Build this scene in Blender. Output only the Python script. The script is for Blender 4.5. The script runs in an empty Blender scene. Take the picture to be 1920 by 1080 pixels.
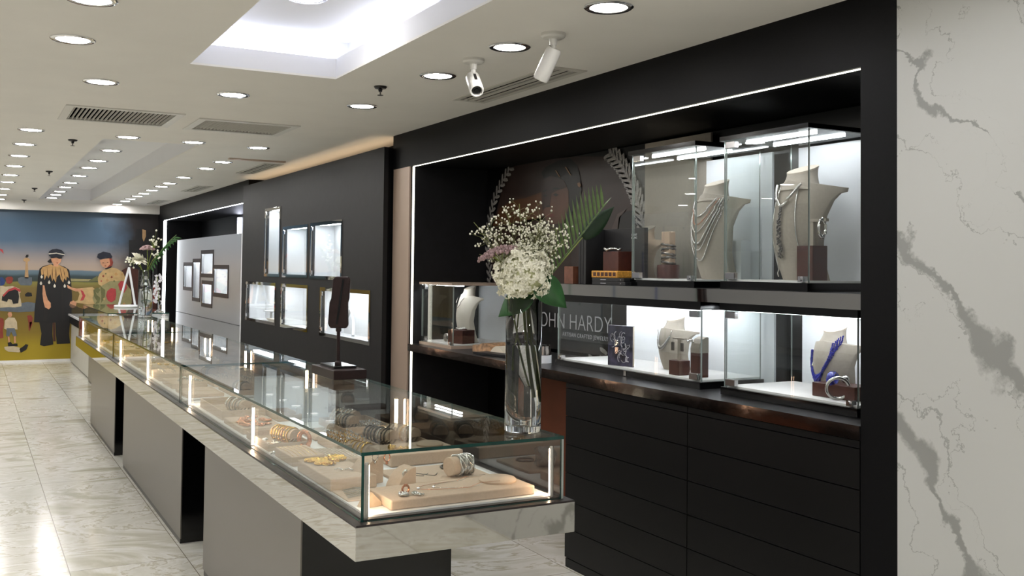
import bpy, math, random
from mathutils import Vector, Matrix
random.seed(7)
sc = bpy.context.scene
C = sc.collection
PI = math.pi

# ---------------------------------------------------------------- camera, light, exposure
cam_d = bpy.data.cameras.new('camera'); cam = bpy.data.objects.new('camera', cam_d); C.objects.link(cam); sc.camera = cam
F_PX, CY_PX, YAW, PITCH, ROLL = 1860.9, 447.6, 0.4998065, 0.0308081, 0.0108562
EYE = 1.55
def cam_basis():
    r = Vector((math.cos(YAW), -math.sin(YAW), 0)); f = Vector((math.sin(YAW), math.cos(YAW), 0)); u = Vector((0, 0, 1))
    f, u = math.cos(PITCH)*f + math.sin(PITCH)*u, math.cos(PITCH)*u - math.sin(PITCH)*f
    r, u = math.cos(ROLL)*r + math.sin(ROLL)*u, math.cos(ROLL)*u - math.sin(ROLL)*r
    return r, u, f
_r, _u, _f = cam_basis()
cam.matrix_world = Matrix(((_r.x, _u.x, -_f.x, 0), (_r.y, _u.y, -_f.y, 0), (_r.z, _u.z, -_f.z, EYE), (0, 0, 0, 1)))
cam_d.sensor_width = 36.0
cam_d.lens = F_PX*36.0/1920.0
cam_d.shift_y = -(540.0-CY_PX)/1920.0
cam_d.clip_start = 0.05
w = bpy.data.worlds.new('world'); sc.world = w; w.use_nodes = True
w.node_tree.nodes['Background'].inputs[0].default_value = (0.55, 0.56, 0.6, 1)
w.node_tree.nodes['Background'].inputs[1].default_value = 0.4
sc.view_settings.view_transform = 'Standard'; sc.view_settings.look = 'None'
sc.view_settings.exposure = 0.0; sc.view_settings.gamma = 1.0; sc.view_settings.use_curve_mapping = False
sc.cycles.use_denoising = True
sc.cycles.max_bounces = 9; sc.cycles.diffuse_bounces = 4; sc.cycles.glossy_bounces = 6
sc.cycles.transmission_bounces = 9; sc.cycles.transparent_max_bounces = 28
sc.cycles.sample_clamp_indirect = 4.0
sc.cycles.caustics_reflective = False; sc.cycles.caustics_refractive = False

LAMP = 97.0        # radiance of the ceiling downlights
TUBE = 55.0        # case tubes
STRIP = 9.0        # shelf and portal strips
DAYWHITE = (0.93, 0.97, 1.0)

# ---------------------------------------------------------------- materials
M = {}
def nt(name):
    m = bpy.data.materials.new(name); m.use_nodes = True
    n = m.node_tree; b = n.nodes['Principled BSDF']; M[name] = m
    return m, n, b
def s2l(c): return tuple((x/255/12.92 if x/255 <= 0.04045 else ((x/255+0.055)/1.055)**2.4) for x in c)
def pb(name, rgb, rough=0.5, metal=0.0, var=0.0, scale=20.0, bump=0.0, spec=0.5, **kw):
    m, n, b = nt(name); col = s2l(rgb)
    b.inputs['Base Color'].default_value = (*col, 1); b.inputs['Roughness'].default_value = rough
    b.inputs['Metallic'].default_value = metal; b.inputs['Specular IOR Level'].default_value = spec
    if var or bump:
        tc = n.nodes.new('ShaderNodeTexCoord'); no = n.nodes.new('ShaderNodeTexNoise')
        no.inputs['Scale'].default_value = scale; no.inputs['Detail'].default_value = 5
        n.links.new(tc.outputs['Object'], no.inputs['Vector'])
        if var:
            r = n.nodes.new('ShaderNodeValToRGB')
            r.color_ramp.elements[0].position = .3; r.color_ramp.elements[1].position = .7
            r.color_ramp.elements[0].color = (*[x*(1-var) for x in col], 1); r.color_ramp.elements[1].color = (*[min(1, x*(1+var)) for x in col], 1)
            n.links.new(no.outputs['Fac'], r.inputs[0]); n.links.new(r.outputs[0], b.inputs['Base Color'])
        if bump:
            bp = n.nodes.new('ShaderNodeBump'); bp.inputs['Strength'].default_value = bump; bp.inputs['Distance'].default_value = 0.01
            n.links.new(no.outputs['Fac'], bp.inputs['Height']); n.links.new(bp.outputs[0], b.inputs['Normal'])
    return m
def emit(name, rgb, strength):
    m, n, b = nt(name)
    b.inputs['Base Color'].default_value = (0.8, 0.8, 0.8, 1)
    b.inputs['Emission Color'].default_value = (*rgb, 1); b.inputs['Emission Strength'].default_value = strength
    return m
def thin_glass(name, tint, ior=1.5, boost=1.0):
    m = bpy.data.materials.new(name); m.use_nodes = True; n = m.node_tree; n.nodes.clear(); M[name] = m
    o = n.nodes.new('ShaderNodeOutputMaterial'); mx = n.nodes.new('ShaderNodeMixShader'); tr = n.nodes.new('ShaderNodeBsdfTransparent')
    gl = n.nodes.new('ShaderNodeBsdfGlossy'); fr = n.nodes.new('ShaderNodeFresnel'); ge = n.nodes.new('ShaderNodeNewGeometry')
    mp = n.nodes.new('ShaderNodeMapRange'); mu = n.nodes.new('ShaderNodeMath'); mu.operation = 'MULTIPLY'; mu.use_clamp = True
    mp.inputs['To Min'].default_value = ior; mp.inputs['To Max'].default_value = 1/ior
    n.links.new(ge.outputs['Backfacing'], mp.inputs['Value']); n.links.new(mp.outputs[0], fr.inputs['IOR'])
    n.links.new(fr.outputs[0], mu.inputs[0]); mu.inputs[1].default_value = boost
    tr.inputs[0].default_value = (*tint, 1); gl.inputs['Roughness'].default_value = 0.0; gl.inputs['Color'].default_value = (1, 1, 1, 1)
    n.links.new(mu.outputs[0], mx.inputs[0]); n.links.new(tr.outputs[0], mx.inputs[1]); n.links.new(gl.outputs[0], mx.inputs[2])
    n.links.new(mx.outputs[0], o.inputs['Surface'])
    return m

pb('ceiling_white', (240, 237, 231), 0.9, var=0.02, scale=3)
pb('coffer_white', (236, 236, 238), 0.85, var=0.01, scale=3)
pb('black_panel', (9, 9, 11), 0.5, var=0.18, scale=60, spec=.15)
pb('black_matte', (3, 3, 4), 0.7, spec=.1)
pb('dark_panel', (19, 19, 21), 0.55, var=0.25, scale=14, bump=0.03, spec=.35)
pb('cabinet_black', (13, 12, 12), 0.42, var=0.12, scale=90, spec=.25)
pb('black_gloss', (6, 6, 7), 0.12)
pb('shelf_black', (26, 25, 27), 0.28, var=0.1, scale=40)
pb('satin_beige', (200, 178, 160), 0.4, metal=0.35, var=0.03, scale=5)
pb('orange_board', (112, 54, 24), 0.6, var=0.08, scale=8)
pb('mirror_steel', (205, 203, 198), 0.03, metal=1.0)
pb('smoked_mirror', (118, 104, 96), 0.04, metal=1.0)
pb('dark_mirror', (188, 180, 176), 0.1, metal=1.0, bump=0.15, scale=6)
pb('brushed_grey', (122, 117, 112), 0.28, metal=0.75, var=0.02, scale=200)
pb('grey_mirror_panel', (205, 207, 210), 0.28, metal=0.6)
pb('chrome', (225, 225, 228), 0.12, metal=1.0)
pb('frame_brown', (44, 37, 37), 0.35, spec=.4)
pb('frame_dark', (30, 27, 28), 0.3, metal=0.3)
pb('white_deck', (238, 236, 234), 0.6)
pb('white_acrylic', (240, 242, 245), 0.25)
pb('suede_beige', (200, 176, 154), 0.95, var=0.05, scale=120, bump=0.05)
pb('suede_side', (178, 156, 132), 0.95, var=0.05, scale=120, bump=0.05)
pb('suede_grey', (174, 165, 152), 0.95, var=0.05, scale=90, bump=0.05)
pb('suede_cap', (190, 180, 165), 0.9)
pb('suede_white', (216, 209, 196), 0.9)
pb('walnut', (72, 36, 28), 0.35, var=0.25, scale=30)
pb('walnut_light', (112, 70, 52), 0.4, var=0.25, scale=30)
pb('wenge', (36, 21, 20), 0.4, var=0.3, scale=25, spec=.3)
pb('silver', (214, 212, 208), 0.22, metal=1.0, var=0.25, scale=500)
pb('silver_dark', (120, 116, 112), 0.3, metal=1.0, var=0.4, scale=400)
pb('gold', (226, 182, 98), 0.22, metal=1.0, var=0.15, scale=400)
pb('rose_gold', (214, 150, 118), 0.22, metal=1.0)
pb('crystal', (240, 240, 245), 0.05, metal=0.6)
pb('lapis', (28, 34, 150), 0.25, var=0.5, scale=300)
pb('led_housing', (205, 196, 188), 0.3, metal=0.8)
pb('cam_white', (222, 220, 214), 0.4)
pb('vent_grey', (205, 202, 194), 0.6)
pb('vent_dark', (14, 14, 14), 0.8, spec=.1)
pb('book_black', (20, 20, 22), 0.5)
pb('book_gold', (205, 148, 60), 0.4, var=0.35, scale=120)
pb('page', (225, 215, 196), 0.8)
pb('magazine_print', (60, 58, 78), 0.4, var=0.9, scale=26)
pb('tan_print', (176, 140, 108), 0.5, var=0.6, scale=30)
pb('marker_grey', (180, 180, 184), 0.5)
pb('leaf_green', (38, 84, 30), 0.5, var=0.25, scale=30)
pb('leaf_dark', (34, 84, 34), 0.5, var=0.2, scale=30)
pb('leaf_deep_green', (18, 46, 22), 0.5, var=0.2, scale=30)  # the broad leaf's own deep green
pb('palm_green', (78, 104, 48), 0.5, var=0.3, scale=40)
pb('stem_green', (122, 138, 48), 0.5, var=0.2, scale=30)
pb('stem_thin', (104, 108, 62), 0.6)
pb('petal_cream', (252, 250, 232), 0.7)
pb('petal_core', (216, 218, 172), 0.9)
pb('petal_mauve', (160, 134, 134), 0.8, var=0.3, scale=120)
pb('bud_white', (250, 248, 232), 0.7)
pb('teal_edge', (6, 62, 56), 0.12, var=0.3, scale=18)
pb('black_post', (10, 12, 12), 0.2)
pb('red_leather', (150, 30, 30), 0.5)
pb('kiosk_stone', (206, 204, 196), 0.5, var=0.03, scale=6)
pb('orchid_white', (230, 228, 235), 0.6)
thin_glass('glass', (0.972, 0.988, 0.985), boost=.8)
thin_glass('glass_top', (0.95, 0.985, 0.97), boost=.85)
thin_glass('glass_dark', (0.55, 0.5, 0.48), boost=1.6)
def solid_glass(name, ior, col=(1, 1, 1)):
    m, n, b = nt(name)
    b.inputs['Transmission Weight'].default_value = 1; b.inputs['IOR'].default_value = ior
    b.inputs['Roughness'].default_value = 0; b.inputs['Base Color'].default_value = (*col, 1)
solid_glass('vase_glass', 1.46, (0.97, 0.985, 0.98)); solid_glass('water', 1.33)
emit('lamp_white', (1.0, 0.975, 0.955), LAMP)
emit('led_warm', (1.0, 0.74, 0.50), TUBE)
emit('led_cream', (1.0, 0.97, 0.80), STRIP*0.4)
emit('led_case', (0.93, 0.96, 1.0), STRIP*4.0)
emit('led_cool', (0.90, 0.95, 1.0), STRIP)
emit('led_niche', (0.93, 0.96, 1.0), STRIP*3.4)
emit('led_violet', (0.80, 0.84, 1.0), 16.0)
emit('led_cove', (1.0, 0.72, 0.45), 5.0)
emit('light_panel', (0.95, 0.97, 1.0), 0.65)

def marble():
    m, n, b = nt('marble_white'); b.inputs['Roughness'].default_value = 0.3; b.inputs['Specular IOR Level'].default_value = .3
    L = n.links.new; tc = n.nodes.new('ShaderNodeTexCoord')
    rm = n.nodes.new('ShaderNodeMapping'); rm.inputs['Rotation'].default_value = (math.radians(-52), 0, 0); L(tc.outputs['Object'], rm.inputs[0])
    w1 = n.nodes.new('ShaderNodeTexNoise'); w1.inputs['Scale'].default_value = 2.2; w1.inputs['Detail'].default_value = 7; w1.inputs['Roughness'].default_value = .6; L(rm.outputs[0], w1.inputs[0])
    sx = n.nodes.new('ShaderNodeSeparateXYZ'); L(rm.outputs[0], sx.inputs[0])
    n2 = n.nodes.new('ShaderNodeTexNoise'); n2.inputs['Scale'].default_value = 3.1; n2.inputs['Detail'].default_value = 5; L(rm.outputs[0], n2.inputs[0])
    def math_(op, x, y, z=None):
        k = n.nodes.new('ShaderNodeMath'); k.operation = op
        for i_, q in enumerate((x, y, z)):
            if q is None: continue
            if isinstance(q, (int, float)): k.inputs[i_].default_value = q
            else: L(q, k.inputs[i_])
        return k.outputs[0]
    def vein(period, off, warp, width, lo, hi, dark):
        # distance to the nearest of a set of slanting lines, bent by noise, with a width that swells and dies out
        p = math_('ADD', math_('MULTIPLY', sx.outputs['Z'], 1/period), math_('MULTIPLY', math_('SUBTRACT', w1.outputs['Fac'], .5), warp))
        p = math_('ADD', p, off); d = math_('ABSOLUTE', math_('SUBTRACT', math_('FRACT', p, None), .5), None)
        wr = n.nodes.new('ShaderNodeMapRange'); wr.inputs['From Min'].default_value = lo; wr.inputs['From Max'].default_value = hi
        wr.inputs['To Min'].default_value = .0; wr.inputs['To Max'].default_value = width; L(n2.outputs['Fac'], wr.inputs[0])
        r = n.nodes.new('ShaderNodeMapRange'); r.inputs['From Min'].default_value = .6; r.inputs['From Max'].default_value = 1.3
        r.inputs['To Min'].default_value = dark; r.inputs['To Max'].default_value = 0
        L(math_('DIVIDE', d, math_('ADD', wr.outputs[0], .0008)), r.inputs[0]); return r.outputs[0]
    v = math_('MAXIMUM', vein(.42, .40, 1.5, .12, .37, .68, .75), vein(.27, .6, 2.6, .02, .42, .7, .55))
    v = math_('MAXIMUM', v, vein(.6, .33, 4.2, .010, .45, .62, .55))
    cm = n.nodes.new('ShaderNodeMix'); cm.data_type = 'RGBA'; L(v, cm.inputs['Factor'])
    cm.inputs['A'].default_value = (*s2l((202, 203, 200)), 1); cm.inputs['B'].default_value = (*s2l((134, 135, 131)), 1)
    L(cm.outputs['Result'], b.inputs['Base Color'])
marble()

def floor_mat():
    m, n, b = nt('floor_marble'); b.inputs['Roughness'].default_value = 0.16
    L = n.links.new; tc = n.nodes.new('ShaderNodeTexCoord')
    br = n.nodes.new('ShaderNodeTexBrick'); br.offset = 0.0; br.inputs['Scale'].default_value = 1.0
    br.inputs['Brick Width'].default_value = 0.57; br.inputs['Row Height'].default_value = 1.14; br.inputs['Mortar Size'].default_value = 0.0022
    br.inputs['Color1'].default_value = (0, 0, 0, 1); br.inputs['Color2'].default_value = (1, 1, 1, 1); br.inputs['Bias'].default_value = 0
    mp = n.nodes.new('ShaderNodeMapping'); mp.inputs['Location'].default_value = (0.09, 0.2, 0); L(tc.outputs['Object'], mp.inputs[0]); L(mp.outputs[0], br.inputs[0])
    # each tile shifts the stone pattern
    sc_ = n.nodes.new('ShaderNodeVectorMath'); sc_.operation = 'SCALE'; L(br.outputs['Color'], sc_.inputs[0]); sc_.inputs['Scale'].default_value = 7.0
    ad = n.nodes.new('ShaderNodeVectorMath'); L(sc_.outputs[0], ad.inputs[0])
    st = n.nodes.new('ShaderNodeMapping'); st.inputs['Scale'].default_value = (0.8, 1.5, 1); st.inputs['Rotation'].default_value = (0, 0, .25); L(tc.outputs['Object'], st.inputs[0]); L(st.outputs[0], ad.inputs[1])
    no = n.nodes.new('ShaderNodeTexNoise'); no.inputs['Scale'].default_value = 1.3; no.inputs['Detail'].default_value = 9; no.inputs['Roughness'].default_value = .62; no.inputs['Distortion'].default_value = 1.3
    L(ad.outputs[0], no.inputs[0])
    r = n.nodes.new('ShaderNodeValToRGB'); e = r.color_ramp.elements
    e[0].position = .30; e[0].color = (*s2l((182, 178, 158)), 1); e[1].position = .72; e[1].color = (*s2l((246, 246, 242)), 1)
    for p, c in ((.40, (208, 205, 188)), (.46, (232, 230, 220)), (.49, (244, 243, 238)), (.508, (196, 190, 168)), (.525, (236, 234, 226)), (.6, (222, 220, 208))):
        x = e.new(p); x.color = (*s2l(c), 1)
    L(no.outputs['Fac'], r.inputs[0])
    cm = n.nodes.new('ShaderNodeMix'); cm.data_type = 'RGBA'; L(br.outputs['Fac'], cm.inputs['Factor']); L(r.outputs[0], cm.inputs['A']); cm.inputs['B'].default_value = (*s2l((140, 132, 118)), 1)
    L(cm.outputs['Result'], b.inputs['Base Color'])
floor_mat()

# ---------------------------------------------------------------- mesh builder
class MB:
    def __init__(s): s.v = []; s.f = []; s.m = []
    def add(s, vs, fs, mi=0, T=None):
        o = len(s.v)
        for p in vs: s.v.append(tuple(T @ Vector(p)) if T is not None else tuple(p))
        for f in fs: s.f.append([o+i for i in f]); s.m.append(mi)
        return s
    def box(s, x0, x1, y0, y1, z0, z1, mi=0, T=None, fm=None):
        vs = [(x, y, z) for z in (z0, z1) for y in (y0, y1) for x in (x0, x1)]
        fs = [(0, 2, 3, 1), (4, 5, 7, 6), (0, 1, 5, 4), (2, 6, 7, 3), (0, 4, 6, 2), (1, 3, 7, 5)]   # -z +z -y +y -x +x
        o = len(s.v)
        for p in vs: s.v.append(tuple(T @ Vector(p)) if T is not None else p)
        for k, f in enumerate(fs): s.f.append([o+i for i in f]); s.m.append(fm[k] if fm else mi)
        return s
    def lathe(s, prof, n=24, mi=0, T=None, ax=(0, 0)):
        vs = []; fs = []
        for r, z in prof:
            for i in range(n):
                a = 2*PI*i/n; vs.append((ax[0]+r*math.cos(a), ax[1]+r*math.sin(a), z))
        k = len(prof)
        for j in range(k-1):
            for i in range(n):
                i2 = (i+1) % n
                fs.append((j*n+i, j*n+i2, (j+1)*n+i2, (j+1)*n+i))
        if prof[0][0] > 1e-6: fs.append(tuple(reversed(range(n))))
        if prof[-1][0] > 1e-6: fs.append(tuple(range((k-1)*n, k*n)))
        return s.add(vs, fs, mi, T)
    def tube(s, pts, r, n=8, mi=0, closed=False, T=None, rf=None):
        pts = [Vector(p) for p in pts]; k = len(pts); vs = []; fs = []
        up = None
        for i, p in enumerate(pts):
            a = pts[(i-1) % k] if (closed or i > 0) else p; b = pts[(i+1) % k] if (closed or i < k-1) else p
            t = (b-a)
            if t.length < 1e-9: t = Vector((0, 0, 1))
            t.normalize()
            if up is None: up = Vector((0, 0, 1)) if abs(t.z) < .9 else Vector((1, 0, 0))
            sd = t.cross(up)
            if sd.length < 1e-6: sd = t.orthogonal()
            sd.normalize(); up = sd.cross(t).normalized()
            rr = (r if not callable(r) else r(i/(k-1 if k > 1 else 1)))
            for j in range(n):
                q = 2*PI*j/n; vs.append(p + rr*(math.cos(q)*sd + math.sin(q)*up))
        for i in range(k if closed else k-1):
            i2 = (i+1) % k
            for j in range(n):
                j2 = (j+1) % n; fs.append((i*n+j, i*n+j2, i2*n+j2, i2*n+j))
        if not closed: fs.append(tuple(reversed(range(n)))); fs.append(tuple(range((k-1)*n, k*n)))
        return s.add(vs, fs, mi, T)
    def torus(s, R_, r, n=28, k=8, mi=0, T=None, bump=0, freq=0, sx=1.0):
        vs = []; fs = []
        for i in range(n):
            a = 2*PI*i/n; rr = r*(1+bump*math.sin(freq*a))
            for j in range(k):
                b = 2*PI*j/k; q = R_+rr*math.cos(b); vs.append((q*math.cos(a)*sx, q*math.sin(a), rr*math.sin(b)))
        for i in range(n):
            for j in range(k):
                fs.append((i*k+j, ((i+1) % n)*k+j, ((i+1) % n)*k+(j+1) % k, i*k+(j+1) % k))
        return s.add(vs, fs, mi, T)
    def ball(s, c, r, n=8, k=5, mi=0, T=None, sq=(1, 1, 1)):
        vs = [(c[0], c[1], c[2]-r*sq[2])]; fs = []
        for j in range(1, k):
            b = -PI/2+PI*j/k
            for i in range(n):
                a = 2*PI*i/n; vs.append((c[0]+r*sq[0]*math.cos(b)*math.cos(a), c[1]+r*sq[1]*math.cos(b)*math.sin(a), c[2]+r*sq[2]*math.sin(b)))
        vs.append((c[0], c[1], c[2]+r*sq[2])); t = len(vs)-1
        for i in range(n): fs.append((0, 1+(i+1) % n, 1+i)); fs.append((t, 1+(k-2)*n+i, 1+(k-2)*n+(i+1) % n))
        for j in range(k-2):
            for i in range(n): fs.append((1+j*n+i, 1+j*n+(i+1) % n, 1+(j+1)*n+(i+1) % n, 1+(j+1)*n+i))
        return s.add(vs, fs, mi, T)
    def prism(s, poly, z0, z1, mi=0, T=None):
        n = len(poly); vs = [(x, y, z0) for x, y in poly]+[(x, y, z1) for x, y in poly]
        fs = [tuple(reversed(range(n))), tuple(range(n, 2*n))]+[(i, (i+1) % n, n+(i+1) % n, n+i) for i in range(n)]
        return s.add(vs, fs, mi, T)
    def build(s, name, mats, parent=None, smooth=None, bevel=0, loc=None, rot=None):
        me = bpy.data.meshes.new(name); me.from_pydata(s.v, [], s.f)
        for m in (mats if isinstance(mats, (list, tuple)) else [mats]): me.materials.append(M[m])
        for p, mi in zip(me.polygons, s.m): p.material_index = mi
        if smooth is not None:
            me.shade_smooth(); me.set_sharp_from_angle(angle=math.radians(smooth))
        me.update(); ob = bpy.data.objects.new(name, me); C.objects.link(ob)
        if parent: ob.parent = parent
        if loc: ob.location = loc
        if rot: ob.rotation_euler = rot
        if bevel:
            b = ob.modifiers.new('bevel', 'BEVEL'); b.width = bevel; b.segments = 2; b.limit_method = 'ANGLE'
        return ob
def tag(o, label, cat, group=None):
    o['label'] = label; o['category'] = cat
    if group: o['group'] = group
    return o
def thing(name, label, cat, loc=(0, 0, 0), rz=0, group=None):
    o = bpy.data.objects.new(name, None); C.objects.link(o); o.location = loc; o.rotation_euler = (0, 0, rz); o.empty_display_size = .05
    return tag(o, label, cat, group)
def struct(name, mb, mats, **k):
    o = mb.build(name, mats, **k); o['kind'] = 'structure'; return o
def dup(root, loc, rz=None, label=None, group=None, rot=None):
    r = root.copy(); C.objects.link(r); r.location = loc
    if rz is not None: r.rotation_euler = (0, 0, rz)
    if rot is not None: r.rotation_euler = rot
    if label: r['label'] = label
    if group: r['group'] = group
    for ch in list(root.children):
        c = ch.copy(); C.objects.link(c); c.parent = r
        for g in ch.children:
            d = g.copy(); C.objects.link(d); d.parent = c
    return r
def holes(a0, a1, b0, b1, hs):
    """cells (a0,a1,b0,b1) covering a rectangle minus rectangular holes"""
    A = sorted(set([a0, a1]+[x for h in hs for x in h[:2]])); B = sorted(set([b0, b1]+[x for h in hs for x in h[2:]]))
    out = []
    for i in range(len(A)-1):
        run = None
        for j in range(len(B)-1):
            ca, cb = (A[i]+A[i+1])/2, (B[j]+B[j+1])/2
            if any(h[0] < ca < h[1] and h[2] < cb < h[3] for h in hs):
                if run: out.append(run); run = None
            else:
                run = (A[i], A[i+1], run[2] if run else B[j], B[j+1])
        if run: out.append(run)
    return out
def text_mesh(txt, size, depth, mat, name, mtx, parent=None, thin=0.0, spacing=1.0):
    cu = bpy.data.curves.new(name, 'FONT'); cu.body = txt; cu.size = size; cu.extrude = depth; cu.offset = thin; cu.space_character = spacing
    cu.align_x = 'CENTER'
    t = bpy.data.objects.new(name+'_curve', cu); C.objects.link(t)
    bpy.context.view_layer.update()
    me = bpy.data.meshes.new_from_object(t.evaluated_get(bpy.context.evaluated_depsgraph_get()))
    bpy.data.objects.remove(t)
    me.materials.clear(); me.materials.append(M[mat])
    o = bpy.data.objects.new(name, me); C.objects.link(o)
    if parent: o.parent = parent
    o.matrix_local = mtx
    return o
WALLTXT = lambda x, y, z: Matrix(((0, 0, -1, x), (-1, 0, 0, y), (0, 1, 0, z), (0, 0, 0, 1)))
ORD = ['first', 'second', 'third', 'fourth', 'fifth', 'sixth', 'seventh', 'eighth', 'ninth', 'tenth', 'eleventh', 'twelfth', 'thirteenth', 'fourteenth', 'fifteenth', 'sixteenth', 'seventeenth', 'eighteenth']

pb('unseen_colour_blocks', (120, 122, 120), .7)  # colour blocks added out of view, to show in the mirror-polished shelf edge
_m = M['unseen_colour_blocks']; _n = _m.node_tree; _b = _n.nodes['Principled BSDF']; _tc = _n.nodes.new('ShaderNodeTexCoord'); _v = _n.nodes.new('ShaderNodeTexBrick'); _mp = _n.nodes.new('ShaderNodeMapping')
_mp.inputs['Rotation'].default_value = (PI/2, 0, PI/2); _n.links.new(_tc.outputs['Object'], _mp.inputs[0]); _n.links.new(_mp.outputs[0], _v.inputs[0]); _v.inputs['Scale'].default_value = .45; _v.inputs['Bias'].default_value = -.2
_v.inputs['Color1'].default_value = (.12, .18, .5, 1); _v.inputs['Color2'].default_value = (.45, .6, .25, 1); _v.inputs['Mortar'].default_value = (.75, .75, .75, 1); _v.inputs['Mortar Size'].default_value = .12; _n.links.new(_v.outputs['Color'], _b.inputs['Base Color'])
# ---------------------------------------------------------------- room shell
W = 2.771; CE = 2.54; YF = 17.5
struct('floor', MB().box(-9.0, 3.6, -3.1, YF+.1, -.1, 0), 'floor_marble')
cof = [(0.925, 1.668, 1.6, 5.01), (0.895, 1.63, 8.36, 16.7)]
mb = MB()
VENTS_BOX = [(0.500, 1.215, 6.68, 7.37), (1.325, 2.015, 6.80, 7.40)]
VENTS_SLOT = [(2.455, 2.665, 4.12, 5.24), (2.45, 2.645, 9.46, 10.60), (2.44, 2.64, 12.6, 13.65), (2.47, 2.655, 15.7, 16.75)]
for a in holes(-4.6, 3.6, -3.1, YF+.1, cof+[(v[0]+.045, v[1]-.045, v[2]+.045, v[3]-.045) for v in VENTS_BOX]+[(v[0]+.02, v[1]-.02, v[2]+.03, v[3]-.03) for v in VENTS_SLOT]): mb.box(a[0], a[1], a[2], a[3], CE, CE+.01)
struct('ceiling', mb, 'ceiling_white')
# lit coffer: lip, cove ledge, upper walls, lid
def coffer(nm, r, lip, top, d):
    x0, x1, y0, y1 = r; mb = MB(); t = .02
    mb.box(x0-t, x0, y0-t, y1+t, CE+.0101, lip); mb.box(x1, x1+t, y0-t, y1+t, CE+.0101, lip)
    mb.box(x0, x1, y1, y1+t, CE+.0101, lip); mb.box(x0, x1, y0-t, y0, CE+.0101, lip)
    for a in holes(x0-d-t, x1+d+t, y0-d-t, y1+d+t, [(x0-t, x1+t, y0-t, y1+t)]): mb.box(a[0], a[1], a[2], a[3], lip-.015, lip)
    mb.box(x0-d-t, x0-d, y0-d, y1+d, lip, top); mb.box(x1+d, x1+d+t, y0-d, y1+d, lip, top)
    mb.box(x0-d-t, x1+d+t, y1+d, y1+d+t, lip, top); mb.box(x0-d-t, x1+d+t, y0-d-t, y0-d, lip, top)
    mb.box(x0-d-t, x1+d+t, y0-d-t, y1+d+t, top, top+.03)
    return struct(nm, mb, 'coffer_white')
coffer('trim_2', cof[0], 2.648, 2.76, .10)
mb = MB(); x0, x1, y0, y1 = cof[1]
mb.box(x0-.02, x0, y0-.02, y1+.02, CE+.0101, 2.72); mb.box(x1, x1+.02, y0-.02, y1+.02, CE+.0101, 2.72)
mb.box(x0, x1, y0-.02, y0, CE+.0101, 2.72); mb.box(x0, x1, y1, y1+.02, CE+.0101, 2.72); mb.box(x0-.02, x1+.02, y0-.02, y1+.02, 2.72, 2.75)
struct('trim_3', mb, 'coffer_white')
cv = MB()
for a in ((cof[0][0]-.075, cof[0][0]-.055, 1.6, 5.02), (cof[0][1]+.055, cof[0][1]+.075, 3.9, 5.02)): cv.box(*a, 2.649, 2.662)
cv.box(cof[0][0]-.05, cof[0][1]-.02, 5.065, 5.085, 2.649, 2.662)
o = cv.build('cove_light_strip', 'led_violet'); tag(o, 'bluish white light strip hidden on the ledge of the near ceiling recess', 'light strip')

struct('wall_left', MB().box(-9.1, -9.0, -3.1, YF+.1, 0, 2.0), 'unseen_colour_blocks')  # unseen, kept low so world light enters above; its colours feed the mirrors
struct('wall_back', MB().box(-9.1, 3.6, -3.2, -3.1, 0, 1.4), 'unseen_colour_blocks')
struct('wall_far', MB().box(-4.6, 3.6, YF+.01, YF+.1, 0, CE).box(-9.0, -4.6, YF+.01, YF+.1, 0, CE, mi=1), ['ceiling_white', 'unseen_colour_blocks'])  # left stretch is unseen, added for its colours in the mirrored shelf edge
struct('wall_right', MB().box(W, W+.83, -3.0, 2.337, 0, CE), 'marble_white')
struct('trim_4', MB().box(-4.5, W, YF-.12, YF+.01, 2.405, CE), 'ceiling_white')
struct('trim_12', MB().box(-4.5, W, YF-.03, YF+.01, 0, .035), 'white_deck')
mb = MB(); mb.box(W, 3.45, 2.337, 2.495, 0, CE)
mb.box(W, 3.45, 2.495, 6.95, 2.285, CE)
struct('trim_5', mb, 'black_panel')
struct('trim_6', MB().box(3.42, 3.46, 2.495, 6.95, 0, 2.285), 'black_matte')
mb = MB().box(W, 3.0, 6.625, 6.935, 0, 2.285); mb.box(3.0, 3.42, 6.625, 6.95, 0, 2.285)
struct('trim_7', mb, 'satin_beige')
struct('trim_8', MB().box(W+.012, 3.42, 6.605, 6.625, 0, 2.285), 'dark_panel')
struct('trim_9', MB().box(2.99, 3.05, 6.95, 11.62, 0, CE), 'black_matte')
struct('trim_13', MB().box(W+.01, 2.99, 6.935, 6.98, 0, 2.31), 'black_panel')
mb = MB(); mb.box(W, 3.45, 11.35, 17.05, 2.292, CE); mb.box(W, 3.45, 17.05, YF, 0, CE); mb.box(3.40, 3.45, 11.62, 17.05, 0, 2.292); mb.box(3.05, 3.45, 11.55, 11.62, 0, 2.292)
struct('trim_10', mb, 'black_panel')
struct('trim_11', MB().box(2.06, 2.58, 9.17, 9.23, CE-.012, CE), 'satin_beige')

# light strips round the shelving bays
def strip(label, boxes, mat='led_cream'):
    s = MB()
    for b in boxes: s.box(*b)
    return tag(s.build('light_strip', mat), label, 'light strip', None)
strip('long cream light strip under the black header above the large bay', [(2.790, 2.798, 2.50, 6.60, 2.281, 2.285)])
strip('upright cream light strip at the left edge of the large bay', [(2.786, 2.800, 6.599, 6.605, 0.0, 2.281)])
strip('long white light strip under the black header above the far bay', [(2.79, 2.802, 11.62, 17.03, 2.286, 2.292)], 'led_cool')
strip('upright white light strip at the far left edge of the far bay', [(2.785, 2.83, 17.035, 17.05, 0.0, 2.284)], 'led_cool')
strip('short white light strip high behind the grey panel in the far bay', [(3.36, 3.40, 14.3, 14.38, 1.7, 2.25)], 'led_violet')
strip('warm light strip on top of the black panel with display windows', [(2.80, 2.83, 6.99, 11.3, 2.40, 2.41)], 'led_cove')

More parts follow.
